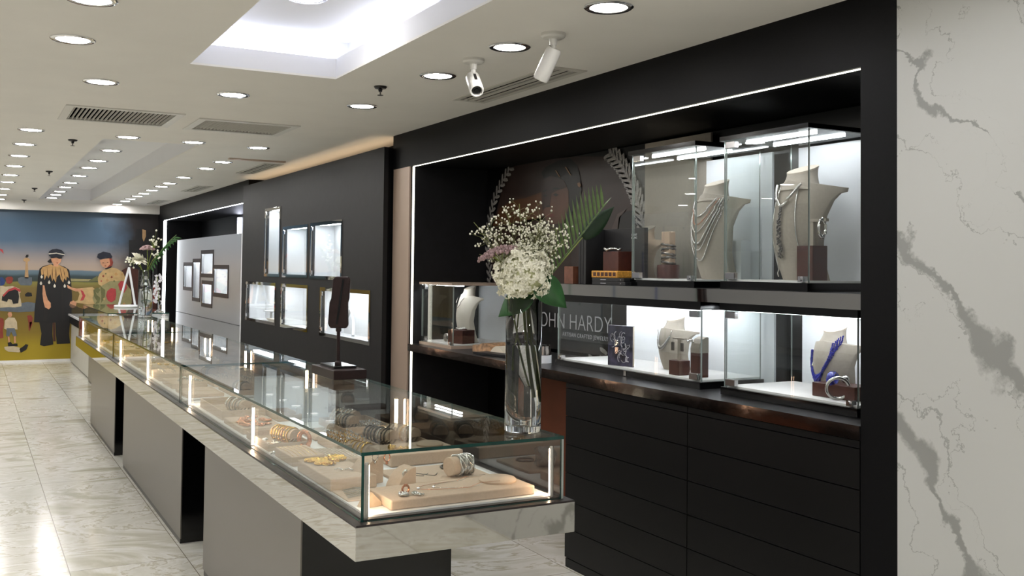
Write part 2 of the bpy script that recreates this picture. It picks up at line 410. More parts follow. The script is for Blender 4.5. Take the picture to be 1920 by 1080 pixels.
# ---------------------------------------------------------------- ceiling fixtures
def downlight(tr='chrome'):
    t = thing('ceiling_downlight', '', 'ceiling light')
    MB().lathe([(.070, -.002), (.072, -.006), (.088, -.007), (.094, -.003), (.094, 0), (.070, 0)], 28).build('trim_ring', tr, t, smooth=40)
    MB().lathe([(.070, -.001), (.068, -.004), (.0, -.004)], 24).build('lamp_face', 'lamp_white', t)
    return t
dl0 = None; n_dl = 0
def put_dl(x, y, label, group, z=CE, tilt=None):
    global dl0
    if dl0 is None: dl0 = downlight(); o = dl0; o.location = (x, y, z); o['label'] = label; o['group'] = group
    else: o = dup(dl0, (x, y, z), 0, label, group)
    return o
ROW1 = [3.08, 3.86, 4.63, 5.75, 8.24, 9.57, 10.30, 11.50, 12.42, 12.99, 13.72, 14.40, 15.02, 15.69, 16.28, 17.2]
ROW2 = [8.13, 9.17, 10.15, 10.94, 11.99, 13.08, 13.85, 14.71, 15.43, 16.21]
ROW3 = [3.98, 4.73, 8.09, 9.09, 10.09, 11.18, 12.34, 13.41, 14.67, 15.94, 17.0]
XR = {1: lambda y: 2.085-.001*y, 2: lambda y: 1.05, 3: lambda y: .375}
for k, y in enumerate(ROW1): put_dl(2.085, y, '%s ceiling light from the near end of the row beside the black wall' % ORD[k], 'ceiling lights in the row by the black wall')
for k, y in enumerate(ROW2): put_dl(1.05, y, '%s ceiling light from the near end of the row left of the far recess' % ORD[k], 'ceiling lights along the far recess')
for k, y in enumerate(ROW3): put_dl(.375, y, '%s ceiling light from the near end of the leftmost row' % ORD[k], 'ceiling lights in the leftmost row')
put_dl(.60, 5.75, 'round ceiling light just in front of the left square-ish air vent', 'ceiling lights between the vents and the near recess')
put_dl(1.31, 5.77, 'round ceiling light between the near ceiling recess and the air vents', 'ceiling lights between the vents and the near recess')
put_dl(1.55, 8.17, 'round ceiling light at the near right corner of the far ceiling recess', 'ceiling lights at the far recess corner')
put_dl(1.30, 4.33, 'round ceiling light up inside the near ceiling recess at the top edge', 'ceiling lights inside the near recess', z=2.76)
for x in (2.085, .375, -.9, -2.2, -3.5):
    for y in [-2.2, -.9, .5, 1.9]+([3.4, 5.0, 6.6, 8.3, 10.0, 11.8, 13.6, 15.4] if x < 0 else []):
        put_dl(x, y, 'round ceiling light outside the view', 'ceiling lights outside the view')

def vent_box(r, label):
    t = thing('ceiling_vent', label, 'air vent', ((r[0]+r[1])/2, (r[2]+r[3])/2, CE), group='wide slatted ceiling vents')
    hx, hy = (r[1]-r[0])/2, (r[3]-r[2])/2; m = MB()
    for a in holes(-hx, hx, -hy, hy, [(-hx+.05, hx-.05, -hy+.05, hy-.05)]): m.box(*a, -.008, .0)
    m.build('frame', 'cam_white', t)
    MB().box(-hx+.03, hx-.03, -hy+.03, hy-.03, .09, .1).box(-hx+.03, -hx+.04, -hy+.03, hy-.03, .0105, .09).box(hx-.04, hx-.03, -hy+.03, hy-.03, .0105, .09).box(-hx+.04, hx-.04, -hy+.03, -hy+.04, .0105, .09).box(-hx+.04, hx-.04, hy-.04, hy-.03, .0105, .09).build('duct', 'vent_dark', t)
    s = MB(); n = 24
    for k in range(n):
        x = -hx+.06+(2*hx-.12)*k/(n-1)
        s.box(-.0022, .0022, -hy+.05, hy-.05, -.0065, .0065, T=Matrix.Translation((x, 0, .004)) @ Matrix.Rotation(-.25, 4, 'Y'))
    o = s.build('slats', 'vent_grey', t)
vent_box(VENTS_BOX[0], 'wide slatted ceiling vent on the left, in front of the far recess')
vent_box(VENTS_BOX[1], 'wide slatted ceiling vent on the right, nearer the black panel')
names = ['slot air vent above the large lit bay, beside the security cameras', 'slot air vent above the black panel with display windows', 'slot air vent above the near half of the far bay', 'slot air vent near the mural end of the ceiling']
for r, nm in zip(VENTS_SLOT, names):
    t = thing('ceiling_vent', nm, 'air vent', ((r[0]+r[1])/2, (r[2]+r[3])/2, CE), group='narrow slot vents beside the black wall')
    hx, hy = (r[1]-r[0])/2, (r[3]-r[2])/2; m = MB()
    q = [-hx+.03+i*(2*hx-.06)/5 for i in range(6)]
    for a in holes(-hx, hx, -hy, hy, [(q[0], q[1]-.003, -hy+.04, hy-.04), (q[1]+.008, q[2]-.001, -hy+.04, hy-.04), (q[3]-.004, q[4]-.008, -hy+.04, hy-.04), (q[4]+.004, q[5], -hy+.04, hy-.04)]): m.box(*a, -.006, .0)
    m.build('frame', 'vent_grey', t)
    MB().box(-hx+.005, hx-.005, -hy+.01, hy-.01, .07, .08).box(-hx+.005, -hx+.015, -hy+.01, hy-.01, .0105, .07).box(hx-.015, hx-.005, -hy+.01, hy-.01, .0105, .07).box(-hx+.015, hx-.015, -hy+.01, -hy+.02, .0105, .07).box(-hx+.015, hx-.015, hy-.02, hy-.01, .0105, .07).build('duct', 'vent_dark', t)

spr = None
for k, (x, y, lb) in enumerate([(1.945, 5.08, 'black ceiling sprinkler between the near recess and the wall row of lights'), (.695, 8.56, 'nearest small ceiling sprinkler left of the far recess'), (.72, 11.6, 'second small ceiling sprinkler left of the far recess'), (.72, 14.3, 'third small ceiling sprinkler left of the far recess'), (.715, 17.0, 'farthest small ceiling sprinkler near the mural')]):
    if spr is None:
        spr = thing('ceiling_sprinkler', lb, 'sprinkler', (x, y, CE), group='ceiling sprinklers')
        MB().lathe([(.035, 0), (.036, -.004), (.03, -.012), (.012, -.016), (.009, -.03)], 20).build('cup', 'frame_dark', spr, smooth=40)
        MB().lathe([(.004, -.028), (.004, -.045), (.016, -.047), (.016, -.050), (0, -.05)], 16).build('deflector', 'silver_dark', spr)
    else: dup(spr, (x, y, CE), 0, lb)

def security_camera(loc, rz, pitch, label):
    t = thing('security_camera', label, 'security camera', loc, rz, 'white bullet security cameras')
    MB().lathe([(.052, 0), (.052, -.012), (.045, -.02), (.018, -.024), (.015, -.05)], 24).build('mount_plate', 'cam_white', t, smooth=40)
    MB().tube([(0, 0, -.045), (0, 0, -.075), (.012, 0, -.092), (.02, 0, -.105)], .012, 10).build('bracket_arm', 'cam_white', t, smooth=60)
    T = Matrix.Translation((.022, 0, -.115)) @ Matrix.Rotation(pitch, 4, 'Y')
    b = MB().lathe([(0, -.06), (.028, -.06), (.033, -.05), (.034, .075), (.031, .085), (.026, .085), (.024, .07), (0, .07)], 24, T=T)
    body = b.build('camera_body', 'cam_white', t, smooth=40)
    MB().lathe([(0, .072), (.022, .072), (.022, .074), (.011, .075), (.009, .08), (0, .08)], 20, T=T).build('lens', 'black_gloss', body, smooth=40)
    MB().box(-.036, -.0335, -.006, .006, -.02, .035, T=T).build('marking', 'frame_dark', body)
    return t
security_camera((2.065, 4.18, CE), math.radians(-105), math.radians(128), 'white security camera showing its dark lens, left of the two')
security_camera((2.125, 3.55, CE), math.radians(115), math.radians(150), 'white security camera turned away from view, right of the two')

# ---------------------------------------------------------------- mural
MURAL=[
('tower','tan',1,[(0.771,1.324),(0.781,1.586),(0.749,1.597),(0.745,1.63),(0.791,1.657),(0.839,1.631),(0.836,1.598),(0.809,1.587),(0.827,1.324)]),
('raven','ink',2,[(0.772,1.656),(0.786,1.696),(0.816,1.701),(0.819,1.67),(0.799,1.648)]),
('cart','greyblue',1,[(0.677,1.323),(0.716,1.345),(0.874,1.342),(0.88,1.247),(0.861,1.21),(0.719,1.214),(0.683,1.258)]),
('balloon','blue',2,[(0.425,1.333),(0.448,1.344),(0.483,1.311),(0.5,1.268),(0.485,1.225),(0.447,1.203),(0.428,1.205)]),
('head','brick',2,[(0.502,1.322),(0.531,1.348),(0.589,1.349),(0.609,1.318),(0.597,1.257),(0.563,1.231),(0.519,1.246)]),
('rock','greyblue',1,[(0.726,0.93),(0.823,0.952),(0.943,0.929),(1.024,0.84),(0.906,0.798),(0.69,0.789),(0.437,0.813),(0.436,0.868)]),
('whale','cream',2,[(0.428,1.214),(0.505,1.192),(0.602,1.203),(0.701,1.16),(0.722,1.105),(0.703,1.083),(0.735,0.93),(0.737,0.882),(0.649,0.866),(0.552,0.871),(0.436,0.863)]),
('mouth','ink',3,[(0.461,1.04),(0.526,1.127),(0.623,1.16),(0.682,1.127),(0.7,1.04),(0.69,0.931),(0.618,0.92),(0.597,0.986),(0.549,0.997),(0.53,0.953),(0.456,0.975)]),
('lip','rose',4,[(0.47,1.062),(0.545,1.149),(0.632,1.186),(0.711,1.149),(0.718,1.101),(0.642,1.149),(0.546,1.116),(0.478,1.03)]),
('dog','ink',2,[(0.781,1.072),(0.82,1.105),(0.875,1.094),(0.885,1.043),(0.831,1.035),(0.786,1.039)]),
('shirt','cream',2,[(0.508,0.661),(0.555,0.71),(0.643,0.703),(0.678,0.637),(0.688,0.517),(0.638,0.522),(0.537,0.52),(0.502,0.531)]),
('boy head','skin',3,[(0.544,0.762),(0.557,0.791),(0.596,0.79),(0.609,0.746),(0.594,0.714),(0.559,0.715)]),
('shorts','greyblue',3,[(0.536,0.542),(0.647,0.54),(0.683,0.419),(0.636,0.409),(0.6,0.486),(0.572,0.407),(0.533,0.423)]),
('boy legs','skin',2,[(0.553,0.422),(0.574,0.422),(0.588,0.313),(0.569,0.303)]),
('boy leg','skin',2,[(0.64,0.42),(0.663,0.42),(0.672,0.311),(0.647,0.305)]),
('boots','ink',3,[(0.555,0.314),(0.599,0.324),(0.624,0.29),(0.692,0.299),(0.698,0.256),(0.566,0.255)]),
('log','cream',2,[(0.508,0.25),(0.624,0.262),(0.722,0.233),(0.743,0.2),(0.724,0.157),(0.568,0.173),(0.519,0.207)]),
('log end','ink',3,[(0.723,0.212),(0.781,0.254),(0.809,0.285),(0.849,0.273),(0.821,0.198),(0.744,0.15)]),
('bird','brick',2,[(0.819,0.733),(0.878,0.743),(0.905,0.688),(0.89,0.633),(0.841,0.634)]),
('bird legs','brick',2,[(0.841,0.634),(0.855,0.634),(0.877,0.535),(0.865,0.535),(0.882,0.634),(0.894,0.633),(0.899,0.6),(0.862,0.492),(0.85,0.496)]),
('red coat','brick',2,[(0.44,0.705),(0.488,0.69),(0.496,0.607),(0.483,0.521),(0.493,0.391),(0.447,0.381)]),
('cape','ink',3,[(0.98,1.477),(1.029,1.52),(1.143,1.55),(1.229,1.551),(1.346,1.513),(1.413,1.466),(1.447,1.267),(1.466,1.043),(1.464,0.82),(1.446,0.626),(1.178,0.618),(0.921,0.63),(0.924,0.826),(0.946,1.076),(0.962,1.343)]),
('trousers','ink2',2,[(0.992,0.652),(1.192,0.633),(1.19,0.444),(1.208,0.27),(1.072,0.242),(1.015,0.268),(1.032,0.448)]),
('trousers2','ink2',2,[(1.228,0.633),(1.446,0.645),(1.436,0.439),(1.454,0.28),(1.258,0.272),(1.24,0.443)]),
('feathers','gold',4,[(0.999,1.454),(1.022,1.501),(1.143,1.55),(1.179,1.527),(1.266,1.539),(1.376,1.481),(1.399,1.418),(1.409,1.33),(1.379,1.362),(1.373,1.29),(1.343,1.33),(1.33,1.258),(1.293,1.314),(1.276,1.393),(1.234,1.345),(1.222,1.253),(1.184,1.329),(1.17,1.281),(1.139,1.392),(1.112,1.321),(1.089,1.376),(1.055,1.297),(1.043,1.391),(1.011,1.375)]),
('spangle','pale',5,[(1.013,1.383),(1.031,1.352),(1.027,1.328),(1.015,1.322),(1.002,1.328),(0.997,1.352)]),
('spangle','pale',5,[(1.006,1.281),(1.024,1.249),(1.02,1.226),(1.007,1.219),(0.994,1.226),(0.989,1.249)]),
('spangle','pale',5,[(1.124,1.297),(1.142,1.265),(1.138,1.242),(1.125,1.235),(1.112,1.242),(1.108,1.265)]),
('spangle','pale',5,[(1.205,1.239),(1.223,1.207),(1.219,1.183),(1.206,1.177),(1.193,1.183),(1.188,1.207)]),
('spangle','pale',5,[(1.352,1.238),(1.371,1.206),(1.367,1.182),(1.354,1.176),(1.341,1.182),(1.336,1.206)]),
('spangle','pale',5,[(1.414,1.295),(1.432,1.263),(1.428,1.239),(1.415,1.233),(1.402,1.239),(1.397,1.263)]),
('arm','skin',5,[(1.033,1.218),(1.057,1.21),(1.082,1.076),(1.113,0.981),(1.154,0.934),(1.158,0.863),(1.13,0.831),(1.072,0.864),(1.049,0.95),(1.032,1.076)]),
('face','skin',5,[(1.14,1.653),(1.299,1.655),(1.286,1.591),(1.251,1.551),(1.256,1.517),(1.179,1.516),(1.178,1.566),(1.153,1.598)]),
('mask','ink',6,[(1.132,1.684),(1.306,1.687),(1.302,1.644),(1.263,1.639),(1.22,1.659),(1.176,1.649),(1.14,1.648)]),
('helmet','navy',7,[(1.103,1.708),(1.109,1.755),(1.159,1.791),(1.224,1.8),(1.297,1.778),(1.338,1.727),(1.335,1.688),(1.299,1.676),(1.14,1.669),(1.114,1.684)]),
('helmet band','pale',8,[(1.107,1.724),(1.218,1.738),(1.339,1.712),(1.336,1.699),(1.218,1.722),(1.107,1.708)]),
('plait','ink',4,[(1.091,1.597),(1.126,1.632),(1.152,1.645),(1.157,1.574),(1.113,1.573)]),
('arm2','skin',4,[(1.385,1.227),(1.456,1.179),(1.559,1.158),(1.633,1.163),(1.604,1.115),(1.516,1.115),(1.398,1.171)]),
('bodice','sand',3,[(1.866,1.397),(1.925,1.462),(2.045,1.512),(2.136,1.489),(2.229,1.432),(2.27,1.335),(2.248,1.286),(2.187,1.269),(2.02,1.252),(1.9,1.203),(1.855,1.236),(1.845,1.332)]),
('gown','sage',4,[(1.9,1.203),(2.034,1.285),(2.248,1.294),(2.359,1.139),(2.379,0.926),(2.304,0.812),(2.122,0.749),(1.94,0.767),(1.818,0.881),(1.77,1.01),(1.827,1.139)]),
('train','sand',3,[(1.53,1.163),(1.766,1.187),(1.827,1.139),(1.815,1.01),(1.832,0.913),(1.698,0.906),(1.535,0.931),(1.434,0.86),(1.425,0.916),(1.549,0.971),(1.576,1.075)]),
('cuff','rose',5,[(1.589,1.139),(1.626,1.123),(1.665,1.043),(1.637,0.979),(1.586,0.963),(1.621,1.043)]),
('rose bloom','rose',6,[(1.993,1.123),(2.052,1.171),(2.121,1.155),(2.131,1.057),(2.117,0.976),(2.057,0.936),(2.004,0.969),(1.976,1.042)]),
('rose bloom','rose',6,[(2.157,1.236),(2.202,1.294),(2.279,1.269),(2.297,1.171),(2.252,1.09),(2.182,1.139)]),
('scroll','moss',6,[(1.782,1.139),(1.841,1.187),(1.887,1.139),(1.851,1.082),(1.812,1.115),(1.836,1.058),(1.89,1.01),(1.876,0.929),(1.817,0.913),(1.838,0.962),(1.792,1.042)]),
('foliage','moss',5,[(1.885,1.203),(1.962,1.139),(1.957,1.009),(1.906,0.929),(1.904,1.042)]),
('rose hand','skin',5,[(1.439,0.948),(1.49,0.971),(1.535,0.931),(1.522,0.868),(1.463,0.844),(1.43,0.892)]),
('face','skin',5,[(1.868,1.631),(2.026,1.666),(2.043,1.61),(2.029,1.544),(1.962,1.498),(1.916,1.519),(1.885,1.559)]),
('hair','brick',6,[(2.011,1.666),(2.049,1.658),(2.073,1.594),(2.062,1.545),(2.03,1.512),(1.955,1.479),(2.028,1.561)]),
('beret','navy',7,[(1.823,1.671),(1.836,1.728),(1.918,1.767),(2.024,1.747),(2.059,1.683),(2.042,1.658),(1.95,1.67),(1.876,1.64)]),
('earth patch','brown',1,[(1.221,0.633),(1.192,0.649),(1.207,0.318),(1.243,0.317)]),
('ruin','ink',1,[(2.312,1.967),(2.409,1.969),(2.419,2.147),(2.489,2.164),(2.521,1.972),(2.578,1.973),(2.603,2.093),(2.66,2.11),(2.691,1.976),(2.748,1.963),(2.824,0.366),(2.415,0.375),(2.327,1.26)]),
('castle glow','tan',2,[(2.518,2.15),(2.574,2.137),(2.576,2.033),(2.543,1.943),(2.521,2.002)]),
('briar','brown',2,[(2.212,1.465),(2.321,1.525),(2.674,1.41),(2.797,0.963),(2.696,0.369),(2.388,0.376),(2.261,1.113)]),
('red cloth','brick',3,[(2.675,1.216),(2.794,1.234),(2.809,0.948),(2.699,0.904)]),
('wheel','rose',2,[(0.414,1.788),(0.451,1.772),(0.468,1.706),(0.453,1.722),(0.414,1.763)]),
('blossom','brick',7,[(1.906,1.365),(1.918,1.376),(1.926,1.388),(1.937,1.372),(1.948,1.365),(1.933,1.356),(1.927,1.343),(1.917,1.356)]),
('blossom','gold',7,[(1.965,1.301),(1.979,1.314),(1.988,1.327),(2.001,1.309),(2.013,1.301),(1.996,1.29),(1.989,1.275),(1.977,1.29)]),
('blossom','brick',7,[(2.036,1.35),(2.048,1.36),(2.055,1.371),(2.066,1.356),(2.076,1.35),(2.062,1.341),(2.056,1.329),(2.046,1.341)]),
('blossom','gold',7,[(2.093,1.399),(2.111,1.415),(2.122,1.432),(2.138,1.409),(2.154,1.399),(2.133,1.386),(2.124,1.366),(2.108,1.386)]),
('blossom','rose',7,[(1.884,1.284),(1.892,1.292),(1.898,1.3),(1.906,1.289),(1.914,1.284),(1.903,1.278),(1.899,1.268),(1.891,1.278)]),
('blossom','sand',7,[(2.158,1.35),(2.174,1.365),(2.185,1.38),(2.199,1.359),(2.213,1.351),(2.194,1.339),(2.186,1.321),(2.172,1.339)]),
('blossom','moss',7,[(1.949,1.406),(1.958,1.414),(1.963,1.422),(1.971,1.411),(1.979,1.406),(1.968,1.399),(1.964,1.39),(1.956,1.399)]),
('blossom','moss',7,[(2.077,1.285),(2.088,1.295),(2.095,1.304),(2.104,1.291),(2.113,1.285),(2.101,1.277),(2.096,1.265),(2.086,1.277)]),
('blossom','gold',7,[(2.193,1.399),(2.206,1.411),(2.214,1.422),(2.225,1.407),(2.236,1.4),(2.221,1.391),(2.215,1.377),(2.204,1.39)]),
('blossom','gold',7,[(1.881,0.848),(1.897,0.863),(1.908,0.877),(1.922,0.857),(1.935,0.848),(1.917,0.836),(1.909,0.819),(1.895,0.837)]),
('blossom','brick',7,[(2.011,0.815),(2.022,0.824),(2.029,0.834),(2.039,0.82),(2.048,0.814),(2.035,0.807),(2.03,0.795),(2.021,0.807)]),
('blossom','rose',7,[(2.129,0.862),(2.141,0.874),(2.15,0.885),(2.161,0.869),(2.171,0.862),(2.157,0.853),(2.151,0.839),(2.14,0.853)]),
('blossom','moss',7,[(2.184,1.008),(2.198,1.021),(2.207,1.034),(2.22,1.016),(2.232,1.008),(2.216,0.998),(2.209,0.982),(2.196,0.998)]),
('blossom','sand',7,[(1.926,0.993),(1.94,1.006),(1.95,1.019),(1.962,1.001),(1.974,0.993),(1.958,0.983),(1.951,0.967),(1.938,0.983)]),
('blossom','gold',7,[(2.232,0.91),(2.246,0.923),(2.255,0.936),(2.268,0.918),(2.281,0.91),(2.264,0.9),(2.257,0.884),(2.244,0.9)]),
('feather line','brown',5,[(1.026,1.501),(1.046,1.391),(1.055,1.305),(1.04,1.391)]),
('feather line','brown',5,[(1.086,1.526),(1.103,1.392),(1.112,1.329),(1.095,1.392)]),
('feather line','brown',5,[(1.165,1.522),(1.172,1.392),(1.172,1.289),(1.161,1.392)]),
('feather line','brown',5,[(1.215,1.527),(1.227,1.393),(1.223,1.266),(1.213,1.392)]),
('feather line','brown',5,[(1.273,1.528),(1.305,1.393),(1.328,1.266),(1.294,1.393)]),
('feather line','brown',5,[(1.325,1.505),(1.349,1.393),(1.373,1.298),(1.34,1.393)]),
('lips','brick',6,[(1.214,1.575),(1.236,1.581),(1.255,1.574),(1.236,1.565)]),
('eyes','brown',6,[(1.9,1.583),(1.922,1.59),(1.94,1.582),(1.919,1.577)]),
('eyes','brown',6,[(1.97,1.592),(1.99,1.599),(2.005,1.593),(1.989,1.586)]),
('lips','brick',6,[(1.935,1.535),(1.956,1.542),(1.975,1.536),(1.957,1.526)]),
('collar','ink',7,[(1.951,1.498),(1.984,1.503),(2.047,1.532),(2.051,1.512),(1.992,1.482),(1.958,1.476)]),
('cape fold','ink2',4,[(1.093,1.234),(1.107,1.234),(1.106,0.651),(1.049,0.644)]),
('cape fold','ink2',4,[(1.309,1.234),(1.318,1.234),(1.366,0.631),(1.323,0.624)]),
('far hill','moss',1,[(1.704,1.275),(1.778,1.332),(1.844,1.373),(1.854,1.284)]),
('field','sage',1,[(1.438,1.322),(1.748,1.316),(1.704,1.28),(1.446,1.282)])]
POSTER=[('scene','umber',1,[(6.28,2.267),(6.125,2.296),(5.732,2.291),(5.359,2.275),(5.052,2.246),(4.955,2.228),(4.83,2.102),(4.738,1.974),(4.693,1.894),(4.676,1.723),(4.673,1.476),(6.491,1.443),(6.522,1.716),(6.468,1.933),(6.367,2.123)]),
('dune','amber',2,[(6.387,1.995),(6.207,2.039),(6.013,2.048),(5.788,2.075),(5.764,1.884),(6.502,1.869)]),
('hills','umber2',2,[(6.431,1.867),(5.764,1.904),(5.423,1.852),(5.398,1.472),(6.468,1.455)]),
('hair','soot',3,[(5.79,2.206),(5.731,2.241),(5.578,2.267),(5.43,2.272),(5.34,2.217),(5.303,2.138),(5.285,2.053),(5.318,1.98),(5.388,1.927),(5.423,1.852),(5.478,1.892),(5.463,2.083),(5.652,2.165),(5.759,2.163)]),
('face','skin',4,[(5.779,2.16),(5.652,2.175),(5.501,2.134),(5.441,2.063),(5.434,1.967),(5.46,1.911),(5.496,1.855),(5.646,1.85),(5.724,1.883),(5.765,1.944),(5.781,2.035)]),
('face shade','skin2',5,[(5.779,2.16),(5.652,2.175),(5.501,2.134),(5.463,2.083),(5.574,2.072),(5.65,2.057),(5.668,1.979),(5.736,1.963),(5.765,1.944),(5.781,2.035)]),
('brow','soot',6,[(5.651,2.081),(5.603,2.093),(5.546,2.084),(5.546,2.077),(5.603,2.081)]),
('brow','soot',6,[(5.768,2.079),(5.709,2.088),(5.709,2.08),(5.768,2.069)]),
('eye','soot',6,[(5.631,2.046),(5.593,2.055),(5.551,2.041),(5.589,2.033)]),
('eye','soot',6,[(5.757,2.048),(5.728,2.055),(5.704,2.043),(5.733,2.039)]),
('nostril','soot',6,[(5.716,1.977),(5.668,1.979),(5.664,1.969),(5.707,1.966)]),
('lips','lip',6,[(5.721,1.917),(5.667,1.925),(5.609,1.912),(5.647,1.899),(5.705,1.904)]),
('hair strand','tan',6,[(5.484,2.22),(5.466,2.216),(5.401,2.155),(5.419,2.162)]),
('hair strand','tan',6,[(5.605,2.206),(5.592,2.206),(5.538,2.156),(5.553,2.16)]),
('ear curl','tan',6,[(5.329,2.103),(5.303,2.106),(5.285,2.086),(5.302,2.073),(5.324,2.083)]),
('shoulder','soot',3,[(4.872,1.867),(4.797,1.899),(4.707,1.904),(4.691,1.774),(4.887,1.78)]),
('collar','umber3',3,[(4.949,1.799),(4.888,1.886),(4.797,1.912),(4.857,1.867),(4.879,1.788)])]
BRAIDS=[[(6.213,2.277),(6.334,2.185),(6.448,2.074),(6.527,1.936),(6.560,1.783),(6.548,1.629),(6.515,1.465)],
[(4.980,2.275),(4.861,2.193),(4.769,2.097),(4.694,1.989),(4.649,1.892),(4.612,1.789)],
[(5.537,0.878),(5.158,0.980),(4.871,1.100),(4.738,1.264),(4.702,1.388)]]
MC = dict(tan=(176, 142, 100), ink=(14, 12, 14), ink2=(22, 18, 18), greyblue=(92, 100, 108), blue=(34, 58, 112), brick=(134, 52, 38), cream=(196, 180, 150), rose=(176, 60, 62), skin=(204, 148, 112), gold=(190, 148, 92), pale=(214, 206, 190), navy=(18, 22, 38), sand=(196, 164, 112), sage=(150, 142, 98), moss=(104, 104, 62), brown=(70, 34, 22))
for k, c in MC.items(): pb('mural_'+k, c, 0.6, var=.12, scale=18)
m, n, b = nt('mural_base'); b.inputs['Roughness'].default_value = .55
tc = n.nodes.new('ShaderNodeTexCoord'); sp = n.nodes.new('ShaderNodeSeparateXYZ'); n.links.new(tc.outputs['Object'], sp.inputs[0])
no = n.nodes.new('ShaderNodeTexNoise'); no.inputs['Scale'].default_value = 2.5; no.inputs['Detail'].default_value = 6; n.links.new(tc.outputs['Object'], no.inputs[0])
ma = n.nodes.new('ShaderNodeMath'); ma.operation = 'MULTIPLY_ADD'; ma.inputs[1].default_value = .06; n.links.new(no.outputs['Fac'], ma.inputs[0]); n.links.new(sp.outputs['Z'], ma.inputs[2])
dv = n.nodes.new('ShaderNodeMath'); dv.operation = 'DIVIDE'; dv.inputs[1].default_value = 2.5; n.links.new(ma.outputs[0], dv.inputs[0])
cr = n.nodes.new('ShaderNodeValToRGB'); e = cr.color_ramp.elements
st = [(0, (168, 146, 22)), (.12, (160, 138, 20)), (.2, (130, 108, 26)), (.36, (112, 92, 34)), (.48, (120, 100, 46)), (.515, (132, 126, 60)), (.525, (46, 58, 54)), (.555, (50, 66, 70)), (.57, (86, 108, 120)), (.59, (104, 122, 134)), (.595, (176, 156, 138)), (.64, (168, 152, 142)), (.72, (120, 124, 134)), (.78, (74, 98, 122)), (.9, (62, 86, 108)), (1.0, (66, 80, 92))]
e[0].position = 0; e[0].color = (*s2l(st[0][1]), 1); e[1].position = 1; e[1].color = (*s2l(st[-1][1]), 1)
for p, c in st[1:-1]: x = e.new(p); x.color = (*s2l(c), 1)
n.links.new(dv.outputs[0], cr.inputs[0])
sm = n.nodes.new('ShaderNodeMath'); sm.operation = 'MULTIPLY_ADD'; sm.inputs[1].default_value = .5; n.links.new(no.outputs['Fac'], sm.inputs[0]); n.links.new(sp.outputs['X'], sm.inputs[2])
mr = n.nodes.new('ShaderNodeMapRange'); mr.inputs['From Min'].default_value = 2.25; mr.inputs['From Max'].default_value = 2.62; n.links.new(sm.outputs[0], mr.inputs[0])
cm = n.nodes.new('ShaderNodeMix'); cm.data_type = 'RGBA'; n.links.new(mr.outputs[0], cm.inputs['Factor']); n.links.new(cr.outputs[0], cm.inputs['A']); cm.inputs['B'].default_value = (*s2l((26, 20, 20)), 1)
n.links.new(cm.outputs['Result'], b.inputs['Base Color'])
keys = sorted(MC); mb = MB().box(-4.5, W, YF-.008, YF+.008, .035, 2.405)
for nm, col, lay, pts in MURAL:
    y = YF-.008-.003*lay; mb.add([(p[0], y, p[1]) for p in pts], [tuple(range(len(pts)))], 1+keys.index(col))
o = mb.build('painted_mural', ['mural_base']+['mural_'+k for k in keys])
tag(o, 'painted mural of a masked figure in black cape beside a figure in floral gown', 'mural')

# ---------------------------------------------------------------- middle black panel with display windows
NI = [(10.31, 9.75, 1.46, 2.14, 'tall narrow lit display window, top left of the black panel'), (9.63, 8.83, 1.46, 1.93, 'lit display window in the middle of the upper row on the black panel'), (8.73, 7.88, 1.455, 1.935, 'lit display window at the right of the upper row on the black panel'),
      (11.08, 9.88, .972, 1.375, 'wide lit display window at the lower left of the black panel'), (9.66, 8.80, .972, 1.373, 'lit display window in the middle of the lower row on the black panel'), (8.42, 7.20, .967, 1.364, 'wide lit display window at the lower right of the black panel, holding boxes')]
mb = MB()
for a in holes(6.95, 11.30, 0, 2.455, [(n_[1], n_[0], n_[2], n_[3]) for n_ in NI]): mb.box(2.70, 2.735, a[0], a[1], a[2], a[3])
t = thing('display_wall_panel', 'large scratched black wall panel pierced by six lit display windows', 'wall panel', (0, 0, 0))
mb.build('board', 'dark_panel', t)
MB().box(2.735, 2.985, 6.97, 6.985, 0, 2.452).box(2.735, 2.985, 11.28, 11.3, 0, 2.452).build('side_return', 'black_panel', t)
def niche(y1, y0, z0, z1, label, x0=2.70, dep=.22, frame='mirror_steel', group='lit windows in the black panel', lw=.03):
    t = thing('display_niche', label, 'display window', (x0, (y0+y1)/2, z0), group=group)
    h = (y1-y0)/2; H = z1-z0; m = MB(); d = .006
    m.box(dep-d, dep, -h+.001, h-.001, .001, H-.001); m.box(.036, dep-d, -h+.001, -h+d, .001, H-.001); m.box(.036, dep-d, h-d, h-.001, .001, H-.001)
    m.box(.036, dep-d, -h+d, h-d, .001, d); m.box(.036, dep-d, -h+d, h-d, H-d, H-.001)
    m.build('lining', 'white_acrylic', t)
    f = MB()
    for a in holes(-h-.012, h+.012, -.012, H+.012, [(-h+lw*.6, h-lw*.6, lw*.6, H-lw*.6)]): f.box(-.006, 0, a[0], a[1], a[2], a[3])
    f.build('frame', frame, t)
    MB().box(.004, .010, -h+.001, h-.001, .001, H-.001).build('glass_pane', 'glass', t)
    MB().box(.05, .11, -h*.75, h*.75, H-.012, H-d).build('light_bar', 'led_niche', t)
    for s in (.03, H-.06): MB().box(-.012, -.007, h-.075, h-.03, s, s+.035).build('hinge', 'chrome', t)
    return t
for q in NI: niche(*q)
